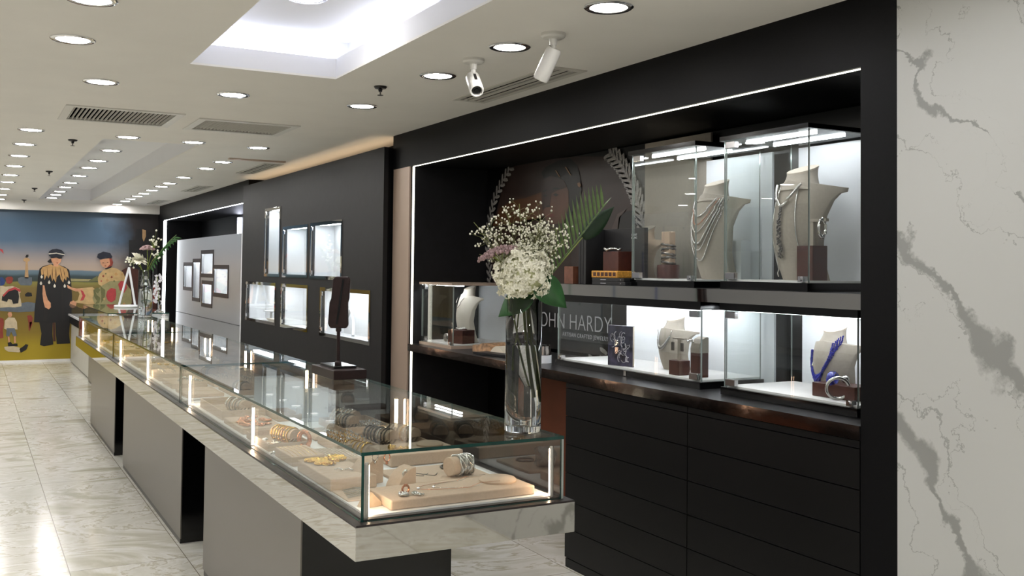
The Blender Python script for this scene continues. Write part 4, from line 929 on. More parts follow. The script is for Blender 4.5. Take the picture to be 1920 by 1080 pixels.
# ---------------------------------------------------------------- glass counters
GX0, GX1 = 1.037, 1.742
def counter(label, y0, y1, ped, ends=(True, False), tubes=(), white_ped=False, x0=GX0, x1=GX1, zt=1.0):
    t = thing('display_counter', label, 'display counter', (0, 0, 0), 0, 'mirror-edged glass counters')
    s0, s1 = x0-.027, x1+.025; a = y0-(.033 if ends[0] else 0); b = y1
    MB().box(s0, s1, a, b-.002, .690, .788).build('mirror_skirt', 'mirror_steel', t, bevel=.0012)
    m = MB().box(s0+.002, s1-.002, a+.002, b-.003, .7881, .7935); m.box(x0+.012, x1-.006, y0+.012, b-.006, .7935, .7975)
    m.build('frame', 'frame_brown', t)
    MB().box(x0+.034, x1-.03, y0+.035, b-.03, .7975, .8035).build('white_deck', 'white_deck', t)
    MB().box(x0-.001, x1+.001, y0+.0004, b-.0006, zt-.010, zt, fm=[0, 0, 1, 1, 1, 1]).build('glass_top', ['glass_top', 'teal_edge'], t)
    MB().box(x0, x0+.008, y0+(0 if ends[0] else .010), b-.002, .794, zt-.0105, fm=[1, 1, 2, 2, 0, 0]).build('glass_side', ['glass', 'teal_edge', 'teal_edge' if ends[0] else 'black_post'], t)
    if ends[0]: MB().box(x0+.009, x1-.009, y0, y0+.008, .794, zt-.0105, fm=[1, 1, 0, 0, 1, 1]).build('glass_end', ['glass', 'teal_edge'], t)
    MB().box(x1-.008, x1, y0, b-.002, .794, zt-.0105, fm=[1, 1, 1, 1, 0, 0]).build('sliding_door', ['glass_dark', 'edge_clear'], t)
    if not ends[0]: MB().box(x0-.001, x0+.010, y0+.001, y0+.009, .794, zt-.0105).build('corner_post', 'black_post', t)
    px0, px1 = (x0+.028, x1-.075)
    pm = 'kiosk_stone' if white_ped else 'brushed_grey'
    pb_ = MB().box(px0+.004, px1, ped[0]+.012, ped[1]-.012, .012, .6895); pb_.build('pedestal', 'black_gloss' if not white_ped else 'kiosk_stone', t)
    MB().box(px0, px0+.006, ped[0], ped[1], .03, .6895).build('pedestal_panel', pm, t)
    MB().box(px0+.003, px1-.01, ped[0]+.02, ped[1]-.01, 0, .03).build('plinth', 'frame_dark', t)
    return t
counter('nearest glass counter with the tall flower vase and the mirror-edged near end', 2.817, 5.71, (3.505, 5.155))
counter('second glass counter, between the nearest and the third', 5.71, 8.63, (5.765, 8.135), ends=(False, False))
counter('third glass counter, holding the second vase on its far end', 8.63, 11.50, (8.43+.22, 10.44), ends=(False, False))
counter('fourth glass counter set further right, beyond the third', 12.10, 14.86, (12.3, 14.3), ends=(True, False), x0=1.39, x1=2.06)
t = thing('display_kiosk', 'farthest low kiosk with pale stone base and bright white edge before the mural', 'kiosk', (0, 0, 0))
MB().box(1.447, 2.0, 14.45, 17.25, .02, .60).build('stone_base', 'kiosk_stone', t); MB().box(1.42, 2.05, 14.9, 17.3, .62, .74).build('black_band', 'black_gloss', t); MB().box(1.40, 2.06, 14.9, 17.3, .74, .765).build('white_edge', 'white_acrylic', t)
MB().box(1.41, 1.418, 14.92, 17.28, .765, .93).box(1.41, 2.05, 14.92, 14.928, .765, .93).build('glass_guard', 'glass', t)

def tube_lamp(loc, rz, label, group, h=.16):
    t = thing('case_light_tube', label, 'light tube', loc, rz, group)
    MB().lathe([(0, 0), (.0075, 0), (.0075, h), (.005, h+.006), (0, h+.006)], 14).build('housing', 'led_housing', t, smooth=40)
    m = MB(); n_ = 7; vs = []; fs = []
    for z in (.004, h-.002):
        for i in range(n_): a = -1.15+2.3*i/(n_-1); vs.append((.0084*math.cos(a), .0084*math.sin(a), z))
    for i in range(n_-1): fs.append((i, i+1, n_+i+1, n_+i))
    m.add(vs, fs); m.build('diffuser', 'led_warm', t, smooth=60)
    return t
ZD = .798
gl_ = 'light tubes inside the counters'
tb0 = tube_lamp((1.064, 2.845, ZD), math.radians(50), 'slim light tube in the near left corner of the nearest counter', gl_)
def tb(x, y, a, lb): dup(tb0, (x, y, ZD), math.radians(a), lb, gl_)
tb(1.712, 2.845, 130, 'slim light tube in the near right corner of the nearest counter')
for y, lb in [(4.20, 'middle of the nearest counter'), (5.56, 'far end of the nearest counter'), (7.0, 'middle of the second counter'), (8.36, 'far end of the second counter'), (9.87, 'middle of the third counter'), (11.31, 'far end of the third counter')]:
    tb(1.060, y, -55, 'slim light tube on the aisle side at the '+lb)
    tb(1.716, y+.02, -125, 'slim light tube on the staff side at the '+lb)

# ---------------------------------------------------------------- things inside the counters
ZT = .8042
def pad(label, x0, x1, y0, y1, h, name='display_pad', mat='suede_beige', tilt=None, z=ZT, group='suede pads in the nearest counter', edge=None):
    cx, cy = (x0+x1)/2, (y0+y1)/2
    o = MB().box(x0-cx, x1-cx, y0-cy, y1-cy, 0, h).build(name, mat, loc=(cx, cy, z), bevel=min(.004, h*.3))
    if tilt: o.rotation_euler = tilt
    return tag(o, label, 'display pad', group)
def open_tray(label, x0, x1, y0, y1, h, mat='suede_beige', group='open jewellery trays', rz=0):
    cx, cy = (x0+x1)/2, (y0+y1)/2; t = thing('jewelry_tray', label, 'jewellery tray', (cx, cy, ZT), rz, group)
    hx, hy = (x1-x0)/2, (y1-y0)/2; w_ = .006; m = MB()
    m.box(-hx, hx, -hy, -hy+w_, 0, h).box(-hx, hx, hy-w_, hy, 0, h).box(-hx, -hx+w_, -hy+w_, hy-w_, 0, h).box(hx-w_, hx, -hy+w_, hy-w_, 0, h)
    m.build('rim', mat, t, bevel=.0015); MB().box(-hx+w_, hx-w_, -hy+w_, hy-w_, 0, .008).build('bed', 'suede_side', t)
    return t
ring_me = {}
def ring_proto(mat, stone):
    k = (mat, stone)
    if k in ring_me: return ring_me[k]
    m = MB().torus(.0095, .0016, 20, 6, T=Matrix.Rotation(PI/2, 4, 'X'))
    if stone: m.ball((0, 0, .0115), .0042, 7, 5, mi=1)
    o = m.build('finger_ring', [mat, 'crystal'], smooth=60); ring_me[k] = o; o['fresh'] = 1; return o
def put(proto, loc, rot, label, cat, group, scale=1):
    if proto.get('fresh'): o = proto; del o['fresh']
    else: o = proto.copy(); C.objects.link(o)
    o.location = loc; o.rotation_euler = rot; o.scale = (scale,)*3; return tag(o, label, cat, group)
def rings(x0, x1, y0, y1, nx, ny, z, mat, label, group, stone=True, lying=False):
    for i in range(nx):
        for j in range(ny):
            x = x0+(x1-x0)*(i+.5)/nx+random.uniform(-.003, .003); y = y0+(y1-y0)*(j+.5)/ny+random.uniform(-.003, .003)
            put(ring_proto(mat, stone), (x, y, z+(.0018 if lying else .006)), (PI/2 if lying else random.uniform(-.3, .3), 0, random.uniform(-.6, .6)), label, 'ring', group, random.uniform(.9, 1.15))
br_me = {}
def bracelet_proto(mat, kind):
    k = (mat, kind)
    if k in br_me: return br_me[k]
    m = MB().torus(.0335, (.0032, .0045, .0026)[kind], 40, 7, bump=(.0, .35, .3)[kind], freq=(0, 14, 20)[kind])
    if kind == 2:
        for i in range(12): a = 2*PI*i/12; m.ball((.0335*math.cos(a), .0335*math.sin(a), 0), .0048, 6, 4)
    o = m.build('bracelet', mat, smooth=60); br_me[k] = o; o['fresh'] = 1; return o
def roll(label, loc, az, n, mats, blabel, bgroup, L=.15):
    """D-shaped suede roll lying on the deck with bracelets round it; az is the direction the visible end points to"""
    t = thing('bracelet_roll', label, 'bracelet roll', loc, az, 'suede bracelet rolls')
    r = .031; P = [(r*math.cos(a), r*.9*math.sin(a)) for a in [(-.35+i*(PI+.7)/18) for i in range(19)]]
    m = MB(); k = len(P); vs = [(0, y, z+.012) for y, z in P]+[(-L, y, z+.012) for y, z in P]
    m.add(vs, [tuple(range(k)), tuple(reversed(range(k, 2*k)))]+[(i, k+i, k+(i+1) % k, (i+1) % k) for i in range(k)])
    m.build('roll_body', 'suede_beige', t, smooth=50)
    d = Vector((math.cos(az), math.sin(az), 0))
    for i in range(n):
        s = -.022-(L-.03)*i/max(1, n-1)*.92; p = Vector(loc)+d*s+Vector((0, 0, .010))
        rot = (Matrix.Rotation(az, 4, 'Z') @ Matrix.Rotation(PI/2+random.uniform(-.1, .1), 4, 'Y')).to_euler()
        put(bracelet_proto(random.choice(mats), random.randrange(3)), p, rot, blabel, 'bracelet', bgroup)
def scatter(label, name, mat, cx, cy, rx, ry, z, n, group, size=.006, cat='brooch'):
    for k in range(n):
        m = MB(); x, y = cx+random.uniform(-rx, rx), cy+random.uniform(-ry, ry); q = random.uniform(0, 6)
        for i in range(6):
            a = i/5*4; m.ball((size*1.6*math.cos(a+q)*i/5, size*1.6*math.sin(a+q)*i/5, size*.5), size*random.uniform(.35, .6), 5, 4)
        m.torus(size*1.1, size*.25, 14, 5, T=Matrix.Translation((0, 0, size*.4)) @ Matrix.Rotation(random.uniform(-.4, .4), 4, 'X'))
        tag(m.build(name, mat, loc=(x, y, z), smooth=60), label, cat, group)
def chain(label, pts, mat='silver', r=.0011, pend=None, group=None, z=None):
    P = [Vector(p) for p in pts]
    o = MB().tube(P, r, 5).build('chain_necklace', mat); tag(o, label, 'necklace', group)
    if pend is not None: MB().ball(P[pend], .0065, 8, 5, sq=(1, 1, .6)).build('pendant', 'crystal', o, smooth=60)
    return o

# --- nearest counter, near end
pad('large beige pad at the near end, below the vase side, with a raised neck disc', 1.155, 1.665, 2.872, 3.075, .030)
o = MB().lathe([(0, 0), (.062, 0), (.064, .006), (.058, .012), (0, .014)], 30).build('neck_disc', 'suede_beige', loc=(1.585, 2.985, ZT+.0305), smooth=50); tag(o, 'raised oval neck disc on the large near pad', 'neck disc')
ZP = ZT+.0315
for k in range(2):
    P = []
    for i in range(40):
        s = -1+2*i/39; P.append((1.585-.27*(1-s*s)**.55*(1-.2*k)-.02, 2.985+s*(.055+.02*(1-s*s)), ZP+(.012 if abs(s) > .9 else .0012)))
    chain('%s fine chain around the raised disc on the near pad' % ('longer', 'shorter')[k], P, 'rose_gold' if k == 0 else 'silver', .0008, 20, 'fine chains on the near pad')
scatter('one of the small silver flower rings on the large near pad', 'cluster_ring', 'silver', 1.225, 2.935, .045, .035, ZP, 6, 'silver flower rings on the near pad', .009, 'ring')
tag(MB().torus(.0115, .0035, 20, 7, T=Matrix.Rotation(PI/2, 4, 'X')).box(-.006, .006, -.002, .002, .012, .016).build('band_ring', 'rose_gold', loc=(1.235, 2.95, ZP+.012), smooth=50), 'rose gold band ring standing among the silver flower rings', 'ring')
pad('thin beige pad lying flat behind the large near pad', 1.32, 1.66, 3.165, 3.42, .010)
for k, (x, y) in enumerate([(1.40, 3.27), (1.43, 3.29), (1.46, 3.26)]):
    chain('short fine chain lying on the thin flat pad', [(x-.02+.013*i, y+.02*math.sin(i*1.3+k), ZT+.0116) for i in range(5)], 'silver_dark', .0012, None, 'short chains on the flat pad')
# wide silver cuff and thin cuff
t = thing('wide_cuff', 'wide pierced silver cuff standing on the thin flat pad', 'bracelet', (1.545, 3.21, ZT+.0105), math.radians(15))
MB().lathe([(0, -.045), (.031, -.045), (.033, -.043), (.033, .030), (.031, .032), (0, .032)], 30, T=Matrix.Translation((0, 0, .036)) @ Matrix.Rotation(PI/2, 4, 'Y')).build('roll_insert', 'suede_beige', t, smooth=40)
m = MB()
for k in range(7):
    P = []
    for i in range(48):
        a = 2*PI*i/48; P.append((-.012+.0095*k+.0045*math.sin(4*a+k*1.9), .0365*math.cos(a), .036+.0365*math.sin(a)))
    m.tube(P, .0030, 6, closed=True)
m.lathe([(.0345, -.014), (.0348, .046)], 30, T=Matrix.Translation((0, 0, .036)) @ Matrix.Rotation(PI/2, 4, 'Y'))
m.build('band', 'silver', t, smooth=60)
tag(MB().torus(.033, .004, 30, 8, bump=.2, freq=10).build('thin_cuff', 'silver_dark', loc=(1.575, 3.345, ZT+.0151), smooth=60), 'slim silver bangle lying behind the wide cuff', 'bracelet')
def quarter(label, x, y, rz, s=1.0):
    pr = [(0, 0), (.07, 0)]+[(.07-.07*math.sin(a), .075*(1-math.cos(a))) for a in [PI/2*i/8 for i in range(1, 9)]]; pr = [(a*s, b*s) for a, b in [(0, 0), (.075, 0), (.068, .02), (.056, .04), (.04, .056), (.02, .066), (0, .07)]]
    m = MB(); k = len(pr); m.add([(a, -.03*s, b) for a, b in pr]+[(a, .03*s, b) for a, b in pr], [tuple(range(k)), tuple(reversed(range(k, 2*k)))]+[(i, k+i, k+(i+1) % k, (i+1) % k) for i in range(k)])
    tag(m.build('earring_wedge', 'suede_beige', loc=(x, y, ZT), rot=(0, 0, rz), bevel=.002), label, 'earring stand', 'quarter-round suede wedges')
quarter('larger quarter-round suede wedge behind the near pad', 1.27, 3.30, math.radians(196), 1.35)
quarter('smaller quarter-round suede wedge just behind the near pad', 1.33, 3.14, math.radians(196), 1.1)
for k, (x, y, z) in enumerate([(1.245, 3.25, .094), (1.285, 3.24, .09)]):
    tag(MB().torus(.014, .0022, 22, 6, bump=.25, freq=9, T=Matrix.Rotation(PI/2, 4, 'X') @ Matrix.Rotation(.3, 4, 'Z')).ball((0, 0, -.02), .005, 7, 5).build('hoop_earring', 'rose_gold' if k else 'silver', loc=(x, y, ZT+z), rot=(0, 0, .4), smooth=60), '%s hoop earring on the larger suede wedge' % ('left', 'right')[k], 'earring', 'hoop earrings on the larger wedge')
tag(MB().torus(.010, .003, 18, 6, T=Matrix.Rotation(PI/2, 4, 'X')).ball((0, 0, .01), .006, 7, 5).build('stone_ring', 'silver', loc=(1.295, 3.10, ZT+.058), rot=(0, .3, .4), smooth=60), 'silver stone ring on the smaller suede wedge', 'ring')
pad('thin beige card with silver earrings near the left glass', 1.075, 1.19, 3.04, 3.22, .004)
for k in range(6): tag(MB().tube([(1.085+.004*k, 3.07+.022*k, ZT+.006), (1.13+.004*k, 3.085+.022*k, ZT+.0075), (1.16+.004*k, 3.08+.022*k, ZT+.006)], .0018, 6).ball((1.16+.004*k, 3.08+.022*k, ZT+.007), .0035, 6, 4).build('bar_earring', 'silver'), 'one of the silver bar earrings on the thin card', 'earring', 'silver bar earrings on the thin card')
pr = [(-.03, 0), (.035, 0), (.035, .012), (0, .045)]
m = MB().add([(a, -.02, b) for a, b in pr]+[(a, .02, b) for a, b in pr], [(0, 1, 2, 3), (7, 6, 5, 4), (0, 4, 5, 1), (1, 5, 6, 2), (2, 6, 7, 3), (3, 7, 4, 0)])
tag(m.build('card_wedge', 'suede_side', loc=(1.115, 2.96, ZT), rot=(0, 0, .2)), 'small pointed suede wedge in the near left corner', 'display wedge')
pad('tall beige pad behind the thin flat pad, with a raised neck disc', 1.40, 1.70, 3.49, 3.72, .045)
o = MB().lathe([(0, 0), (.052, 0), (.054, .006), (.048, .012), (0, .014)], 30).build('neck_disc', 'suede_beige', loc=(1.62, 3.63, ZT+.0455), smooth=50); tag(o, 'raised oval neck disc on the tall pad behind', 'neck disc')
scatter('one of the small gold brooches on the tall pad with the neck disc', 'gold_brooch', 'gold', 1.47, 3.60, .03, .03, ZT+.0465, 6, 'gold brooches on the tall pad', .011)
# aisle-side pads
pad('beige pad with a pile of gold jewellery beside the left glass', 1.07, 1.235, 3.20, 3.58, .042)
scatter('one of the gold pieces heaped on the pad beside the left glass', 'gold_piece', 'gold', 1.12, 3.47, .038, .05, ZT+.043, 16, 'gold pieces heaped beside the left glass', .013, 'gold jewellery')
scatter('one of the gold brooches at the far right of the gold pad', 'gold_brooch', 'gold', 1.20, 3.52, .025, .04, ZT+.043, 11, 'gold brooches at the right of the gold pad', .013)
for k in range(4): tag(MB().tube([(1.13+.03*k, 3.34-.02*k, ZT+.0445), (1.145+.03*k, 3.335-.02*k, ZT+.049), (1.15+.03*k, 3.315-.02*k, ZT+.0445)], .002, 6).ball((1.15+.03*k, 3.315-.02*k, ZT+.0465), .004, 6, 4).build('stud_earring', 'silver'), 'one of the silver studs at the near edge of the gold pad', 'earring', 'silver studs on the gold pad')
pad('beige pad ruled with fine chains beside the left glass', 1.075, 1.20, 3.66, 3.90, .036)
for k in range(6): chain('one of the fine chains laid straight across the ruled pad', [(1.082+.018*k, 3.67, ZT+.0375), (1.09+.018*k, 3.78, ZT+.0375), (1.082+.018*k, 3.89, ZT+.0375)], 'gold', .0011, None, 'fine chains on the ruled pad')
pad('flat beige pad with silver chains right of the ruled pad', 1.21, 1.34, 3.62, 3.88, .020)
for k in range(8): chain('one of the silver chains on the flat pad right of the ruled pad', [(1.22+.014*k, 3.63, ZT+.0215), (1.23+.014*k, 3.75, ZT+.0215), (1.22+.014*k, 3.87, ZT+.0215)], 'silver', .0014, None, 'silver chains on the flat pad')
tag(MB().torus(.03, .009, 28, 8, T=Matrix.Rotation(PI/2, 4, 'Y')).build('copper_cuff', 'rose_gold', loc=(1.22, 3.99, ZT+.041), rot=(0, 0, .5), smooth=60), 'wide rose gold cuff standing behind the ruled pad', 'bracelet')
open_tray('peach-lit tray with a gold bangle roll beside the middle light tube', 1.075, 1.25, 4.0, 4.36, .030)
roll('suede roll of gold bangles in the peach-lit tray', (1.215, 4.09, ZT+.028), math.radians(-72), 7, ['gold', 'gold', 'rose_gold'], 'one of the gold bangles on the roll in the peach-lit tray', 'gold bangles in the peach-lit tray')
scatter('one of the small silver earrings in the peach-lit tray', 'small_earring', 'silver', 1.125, 4.17, .03, .07, ZT+.009, 12, 'small silver earrings in the peach-lit tray', .007, 'earring')
scatter('one of the silver pieces between the peach-lit tray and the ruled pad', 'silver_piece', 'silver', 1.10, 3.95, .02, .02, ZT+.001, 4, 'silver pieces between tray and ruled pad', .008, 'silver jewellery')
pad('beige pad with bronze brooches beyond the peach-lit tray', 1.08, 1.27, 4.45, 4.82, .026)
scatter('one of the bronze brooches on the pad beyond the peach-lit tray', 'bronze_brooch', 'rose_gold', 1.17, 4.63, .07, .14, ZT+.027, 20, 'bronze brooches beyond the peach-lit tray', .012)
open_tray('beige tray with one bracelet roll near the far light tube', 1.09, 1.30, 4.90, 5.42, .045)
roll('suede bracelet roll in the tray near the far light tube', (1.24, 5.05, ZT+.03), math.radians(-72), 5, ['silver', 'silver_dark'], 'one of the silver bracelets on the roll near the far light tube', 'silver bracelets near the far tube')
# middle and staff side of the nearest counter
pad('beige pad set with rows of gold rings in the middle of the nearest counter', 1.31, 1.46, 3.84, 4.10, .034)
rings(1.32, 1.45, 3.85, 4.09, 4, 7, ZT+.034, 'gold', 'one of the gold rings in rows on the middle pad', 'gold rings in rows on the middle pad')
roll('suede roll of yellow gold bangles in front of the ring pad', (1.425, 3.765, ZT), math.radians(-72), 5, ['gold'], 'one of the yellow gold bangles in front of the ring pad', 'gold bangles in front of the ring pad')
open_tray('beige tray with two rolls of silver bracelets on the staff side', 1.475, 1.705, 3.80, 4.12, .028)
roll('left suede roll of silver bracelets on the staff side', (1.565, 3.88, ZT+.030), math.radians(-72), 7, ['silver', 'silver_dark'], 'one of the silver bracelets on the left staff-side roll', 'bracelets on the left staff-side roll', .17)
roll('right suede roll of silver and gold bracelets on the staff side', (1.675, 3.90, ZT+.030), math.radians(-72), 7, ['silver', 'silver_dark', 'gold'], 'one of the mixed bracelets on the right staff-side roll', 'bracelets on the right staff-side roll', .17)
pad('grey-beige pad with narrow earrings left of the far tray', 1.32, 1.46, 4.16, 4.40, .018)
scatter('one of the narrow earrings on the pad left of the far tray', 'narrow_earring', 'silver', 1.39, 4.28, .05, .08, ZT+.019, 8, 'narrow earrings left of the far tray', .007, 'earring')
open_tray('orange-lit tray with two rolls and many rings on the staff side', 1.475, 1.71, 4.26, 4.60, .030)
roll('near suede roll of bracelets in the orange-lit tray', (1.565, 4.36, ZT+.026), math.radians(-72), 6, ['silver', 'silver_dark'], 'one of the bracelets on the near roll in the orange-lit tray', 'bracelets on the near orange-lit roll')
roll('far suede roll of spiky bracelets in the orange-lit tray', (1.625, 4.50, ZT+.026), math.radians(-72), 5, ['silver_dark', 'silver'], 'one of the bracelets on the far roll in the orange-lit tray', 'bracelets on the far orange-lit roll')
rings(1.60, 1.70, 4.28, 4.44, 5, 6, ZT+.012, 'silver', 'one of the silver rings crowded in the orange-lit tray', 'silver rings in the orange-lit tray')
for k, (x, y) in enumerate([(1.50, 4.78), (1.47, 5.10), (1.45, 5.40)]):
    t = thing('acrylic_riser', '%s white acrylic panel stand from the near end, in the nearest counter' % ORD[k], 'display stand', (x, y, ZT), math.radians(0), 'white acrylic stands')
    MB().box(-.08, .08, .0, .006, .004, .15).build('back_plate', 'white_acrylic', t); MB().box(-.08, .08, -.10, .006, 0, .004).build('base_plate', 'white_acrylic', t)
open_tray('dark tray of bracelets at the staff side far end of the nearest counter', 1.50, 1.71, 4.95, 5.04, .02, 'walnut')
open_tray('tray with silver bracelets at the far end of the nearest counter', 1.32, 1.44, 4.75, 5.0, .03)
roll('suede roll of dark bracelets near the white stands', (1.62, 5.25, ZT), math.radians(-72), 5, ['silver_dark'], 'one of the dark bracelets near the white stands', 'dark bracelets near the white stands')

# --- second and third counters, less detail shows
def fill(y0, y1, nm, seed):
    random.seed(seed); y = y0; k = 0
    kinds = ['ring', 'roll', 'brooch', 'pad', 'roll', 'brooch', 'ring']
    while y < y1-.4:
        for c, (xa, xb, cn) in enumerate([(1.09, 1.30, 'aisle'), (1.34, 1.50, 'middle'), (1.54, 1.70, 'staff')]):
            L = .34; kind = kinds[(k*2+c+seed) % 7]; wh = '%s row of the %s counter, %s side' % (ORD[k], nm, cn)
            h = random.choice((.02, .032, .045))
            if kind == 'roll':
                open_tray('beige tray with a bracelet roll in the '+wh, xa, xb, y, y+L, .03, random.choice(('suede_beige', 'suede_side')))
                roll('suede roll of bracelets in the '+wh, (xb-.045, y+.10, ZT+.02), math.radians(-72), 5, ['silver', 'gold', 'silver_dark'], 'bracelet on the roll in the '+wh, 'bracelets in the '+wh, .12)
            else:
                pad('beige suede pad in the '+wh, xa, xb, y, y+L, h, group='suede pads in the %s counter' % nm)
                if kind == 'ring': rings(xa+.01, xb-.01, y+.02, y+L-.02, 3, 5, ZT+h, random.choice(('gold', 'silver')), 'small ring in the '+wh, 'rings in the '+wh)
                elif kind == 'brooch': scatter('small brooch in the '+wh, 'brooch', random.choice(('gold', 'silver')), (xa+xb)/2, y+L/2, (xb-xa)/2-.02, L/2-.03, ZT+h+.001, 9, 'brooches in the '+wh, .010)
        y += .46; k += 1
fill(5.80, 8.55, 'second', 3)
fill(8.75, 11.4, 'third', 5)
random.seed(21)
fx0 = [(12.25, 13.0), (13.1, 13.9)]
for k, (a, b_) in enumerate(fx0): pad('pale pad in the %s half of the fourth counter' % ('near', 'far')[k], 1.46, 1.98, a, b_, .03, group='pale pads in the fourth counter', mat='suede_white')

# ---------------------------------------------------------------- black earring tower and its box
o = MB().box(-.085, .085, -.18, .18, 0, .046).build('wooden_box', 'wenge', loc=(1.655, 4.85, 1.0005), bevel=.003); tag(o, 'dark brown wooden box under the black display tower', 'box')
t = thing('display_tower', 'tall black display tower standing on the dark brown box', 'display stand', (1.655, 4.86, 1.047))
MB().box(-.058, .06, -.11, .11, 0, .012).build('base', 'black_gloss', t, bevel=.002)
MB().lathe([(.017, .012), (.017, .022), (.009, .03), (.009, .175), (.014, .18), (.014, .195)], 18).build('pole', 'wenge', t, smooth=40)
pr = [(-.036, .0), (.044, .0), (.054, .015), (.050, .13), (.056, .15), (.062, .245), (.052, .262), (-.014, .262), (-.026, .25), (-.034, .15), (-.042, .13), (-.048, .02)]
m = MB(); k = len(pr)
R_ = Matrix.Translation((-.005, 0, .195)) @ Matrix.Rotation(math.radians(-28), 4, 'Z') @ Matrix.Rotation(math.radians(0), 4, 'Y')
m.add([(a, -.016, b_) for a, b_ in pr]+[(a, .016, b_) for a, b_ in pr], [tuple(range(k)), tuple(reversed(range(k, 2*k)))]+[(i, k+i, k+(i+1) % k, (i+1) % k) for i in range(k)], T=R_)
m.build('display_board', 'wenge', t, bevel=.006)
m = MB().box(-.01, .0, -.019, -.0155, .02, .25, T=R_ @ Matrix.Rotation(.13, 4, 'Y')); m.build('ribbon', 'black_gloss', t)

# ---------------------------------------------------------------- vases and flowers
def vase(loc, r, h, label, wl):
    t = thing('glass_vase', label, 'vase', loc, 0, 'clear cylinder vases')
    MB().lathe([(0, 0), (r*.96, 0), (r, .004), (r, h-.002), (r-.002, h), (r-.004, h-.002), (r-.004, .030), (r-.008, .022), (0, .020)], 48).build('cylinder', 'vase_glass', t, smooth=50)
    MB().lathe([(0, .0195), (r-.0085, .0215), (r-.0036, .031), (r-.0036, wl-.001), (r-.006, wl), (0, wl)], 40).build('water', 'water', t, smooth=40)
    return t
VX, VY = 1.667, 2.962
vase((VX, VY, 1.0005), .062, .45, 'tall clear glass vase of flowers on the near end of the nearest counter', .295)
RT = Vector((math.cos(YAW), -math.sin(YAW), 0)); FW = Vector((math.sin(YAW), math.cos(YAW), 0)); UP = Vector((0, 0, 1))
V0 = Vector((VX, VY, 1.0))
def at(dx, z, dy=0): return V0+RT*dx+UP*z+FW*dy       # sideways, up and back from the vase's foot
def stem_curve(a, b_, c, n=14): return [(1-t)**2*a+2*t*(1-t)*b_+t*t*c for t in [i/(n-1) for i in range(n)]]
def floret(m, p, nrm, s, mi=0):
    nrm = nrm.normalized(); a = nrm.orthogonal().normalized(); b_ = nrm.cross(a); q = random.uniform(0, 6)
    for k in range(4):
        t = q+k*PI/2; d = a*math.cos(t)+b_*math.sin(t); e = a*-math.sin(t)+b_*math.cos(t)
        m.add([p, p+d*s*.6+e*s*.42+nrm*s*.25, p+d*s*1.1+nrm*s*.1*random.uniform(-1, 2), p+d*s*.6-e*s*.42+nrm*s*.25], [(0, 1, 2, 3)], mi)
def leaf(m, base, d, up, L, wd, mi=0, bend=.3, n=8):
    d = d.normalized(); s = d.cross(up).normalized(); u = s.cross(d); vs = []; fs = []
    for i in range(n+1):
        t = i/n; c = base+d*L*t-up*bend*L*t*t; w_ = wd*math.sin(PI*min(1, t*.93+.07)**.75)
        vs += [c-s*w_+u*w_*.25, c, c+s*w_+u*w_*.25]
    for i in range(n): a = 3*i; fs += [(a, a+1, a+4, a+3), (a+1, a+2, a+5, a+4)]
    m.add(vs, fs, mi)
def hydrangea(label, c, r, foot, sc=1, nfl=760, squash=(1.05, 1.0, .95)):
    t = thing('hydrangea', label, 'flower', tuple(c), 0)
    m = MB()
    for i in range(nfl):
        z = random.uniform(-.85, 1); a = random.uniform(0, 2*PI); q = math.sqrt(1-z*z); nrm = Vector((q*math.cos(a), q*math.sin(a), z)); lump = 1+.16*math.sin(4*a+2)*math.sin(5*z+1)
        floret(m, Vector((nrm.x*squash[0], nrm.y*squash[1], nrm.z*squash[2]))*r*lump*random.uniform(.80, 1.04), nrm+Vector((random.uniform(-.5, .5), random.uniform(-.5, .5), random.uniform(-.5, .5))), .0115*sc)
    m.build('flower_head', 'petal_cream', t)
    MB().ball((0, 0, 0), r*.78, 14, 9, sq=squash).build('flower_core', 'petal_core', t, smooth=60)
    f = Vector(foot)-c; MB().tube(stem_curve(Vector((0, 0, -r*.6)), Vector((f.x*.2, f.y*.2, f.z*.5)), f), .0055*sc, 8).build('stem', 'stem_green', t, smooth=60)
    return t
cH = at(-.004, .530, -.03)
h_ = hydrangea('large cream hydrangea bloom in the tall near vase', cH, .092, at(.028, .115, .0))
m = MB(); leaf(m, RT*.03-UP*.06, RT*-.95-UP*.62, UP*.6-FW*.8, .135, .050, bend=.1); leaf(m, RT*.04-UP*.02-FW*.01, RT*.75-UP*.55, UP*.6-FW*.8, .135, .056, bend=.12)
lv = m.build('leaf', 'leaf_dark', h_, smooth=60); lv.modifiers.new('solid', 'SOLIDIFY').thickness = .0008
# mauve yarrow-like head
c = at(-.088, .600, -.035); t = thing('mauve_flower', 'dusty mauve flat-topped flower behind the hydrangea', 'flower', tuple(c))
m = MB()
for i in range(260):
    a = random.uniform(0, 2*PI); q = math.sqrt(random.random()); p = RT*(q*math.cos(a)*.068)+FW*(q*math.sin(a)*.05)+UP*(.022*(1-q*q)+.30*q*math.cos(a)*.062+random.uniform(-.006, .004)); m.ball(p, random.uniform(.004, .0065), 5, 4)
m.build('flower_head', 'petal_mauve', t, smooth=60)
m = MB()
for i in range(10):
    a = 2*PI*i/10; m.tube([RT*(.04*math.cos(a))+FW*(.03*math.sin(a))+UP*.005, RT*.012+UP*-.03], .0012, 4)
m.tube(stem_curve(RT*.012-UP*.03, RT*.05-UP*.22, at(.015, .15)-c), .003, 6); m.build('stem', 'stem_green', t)
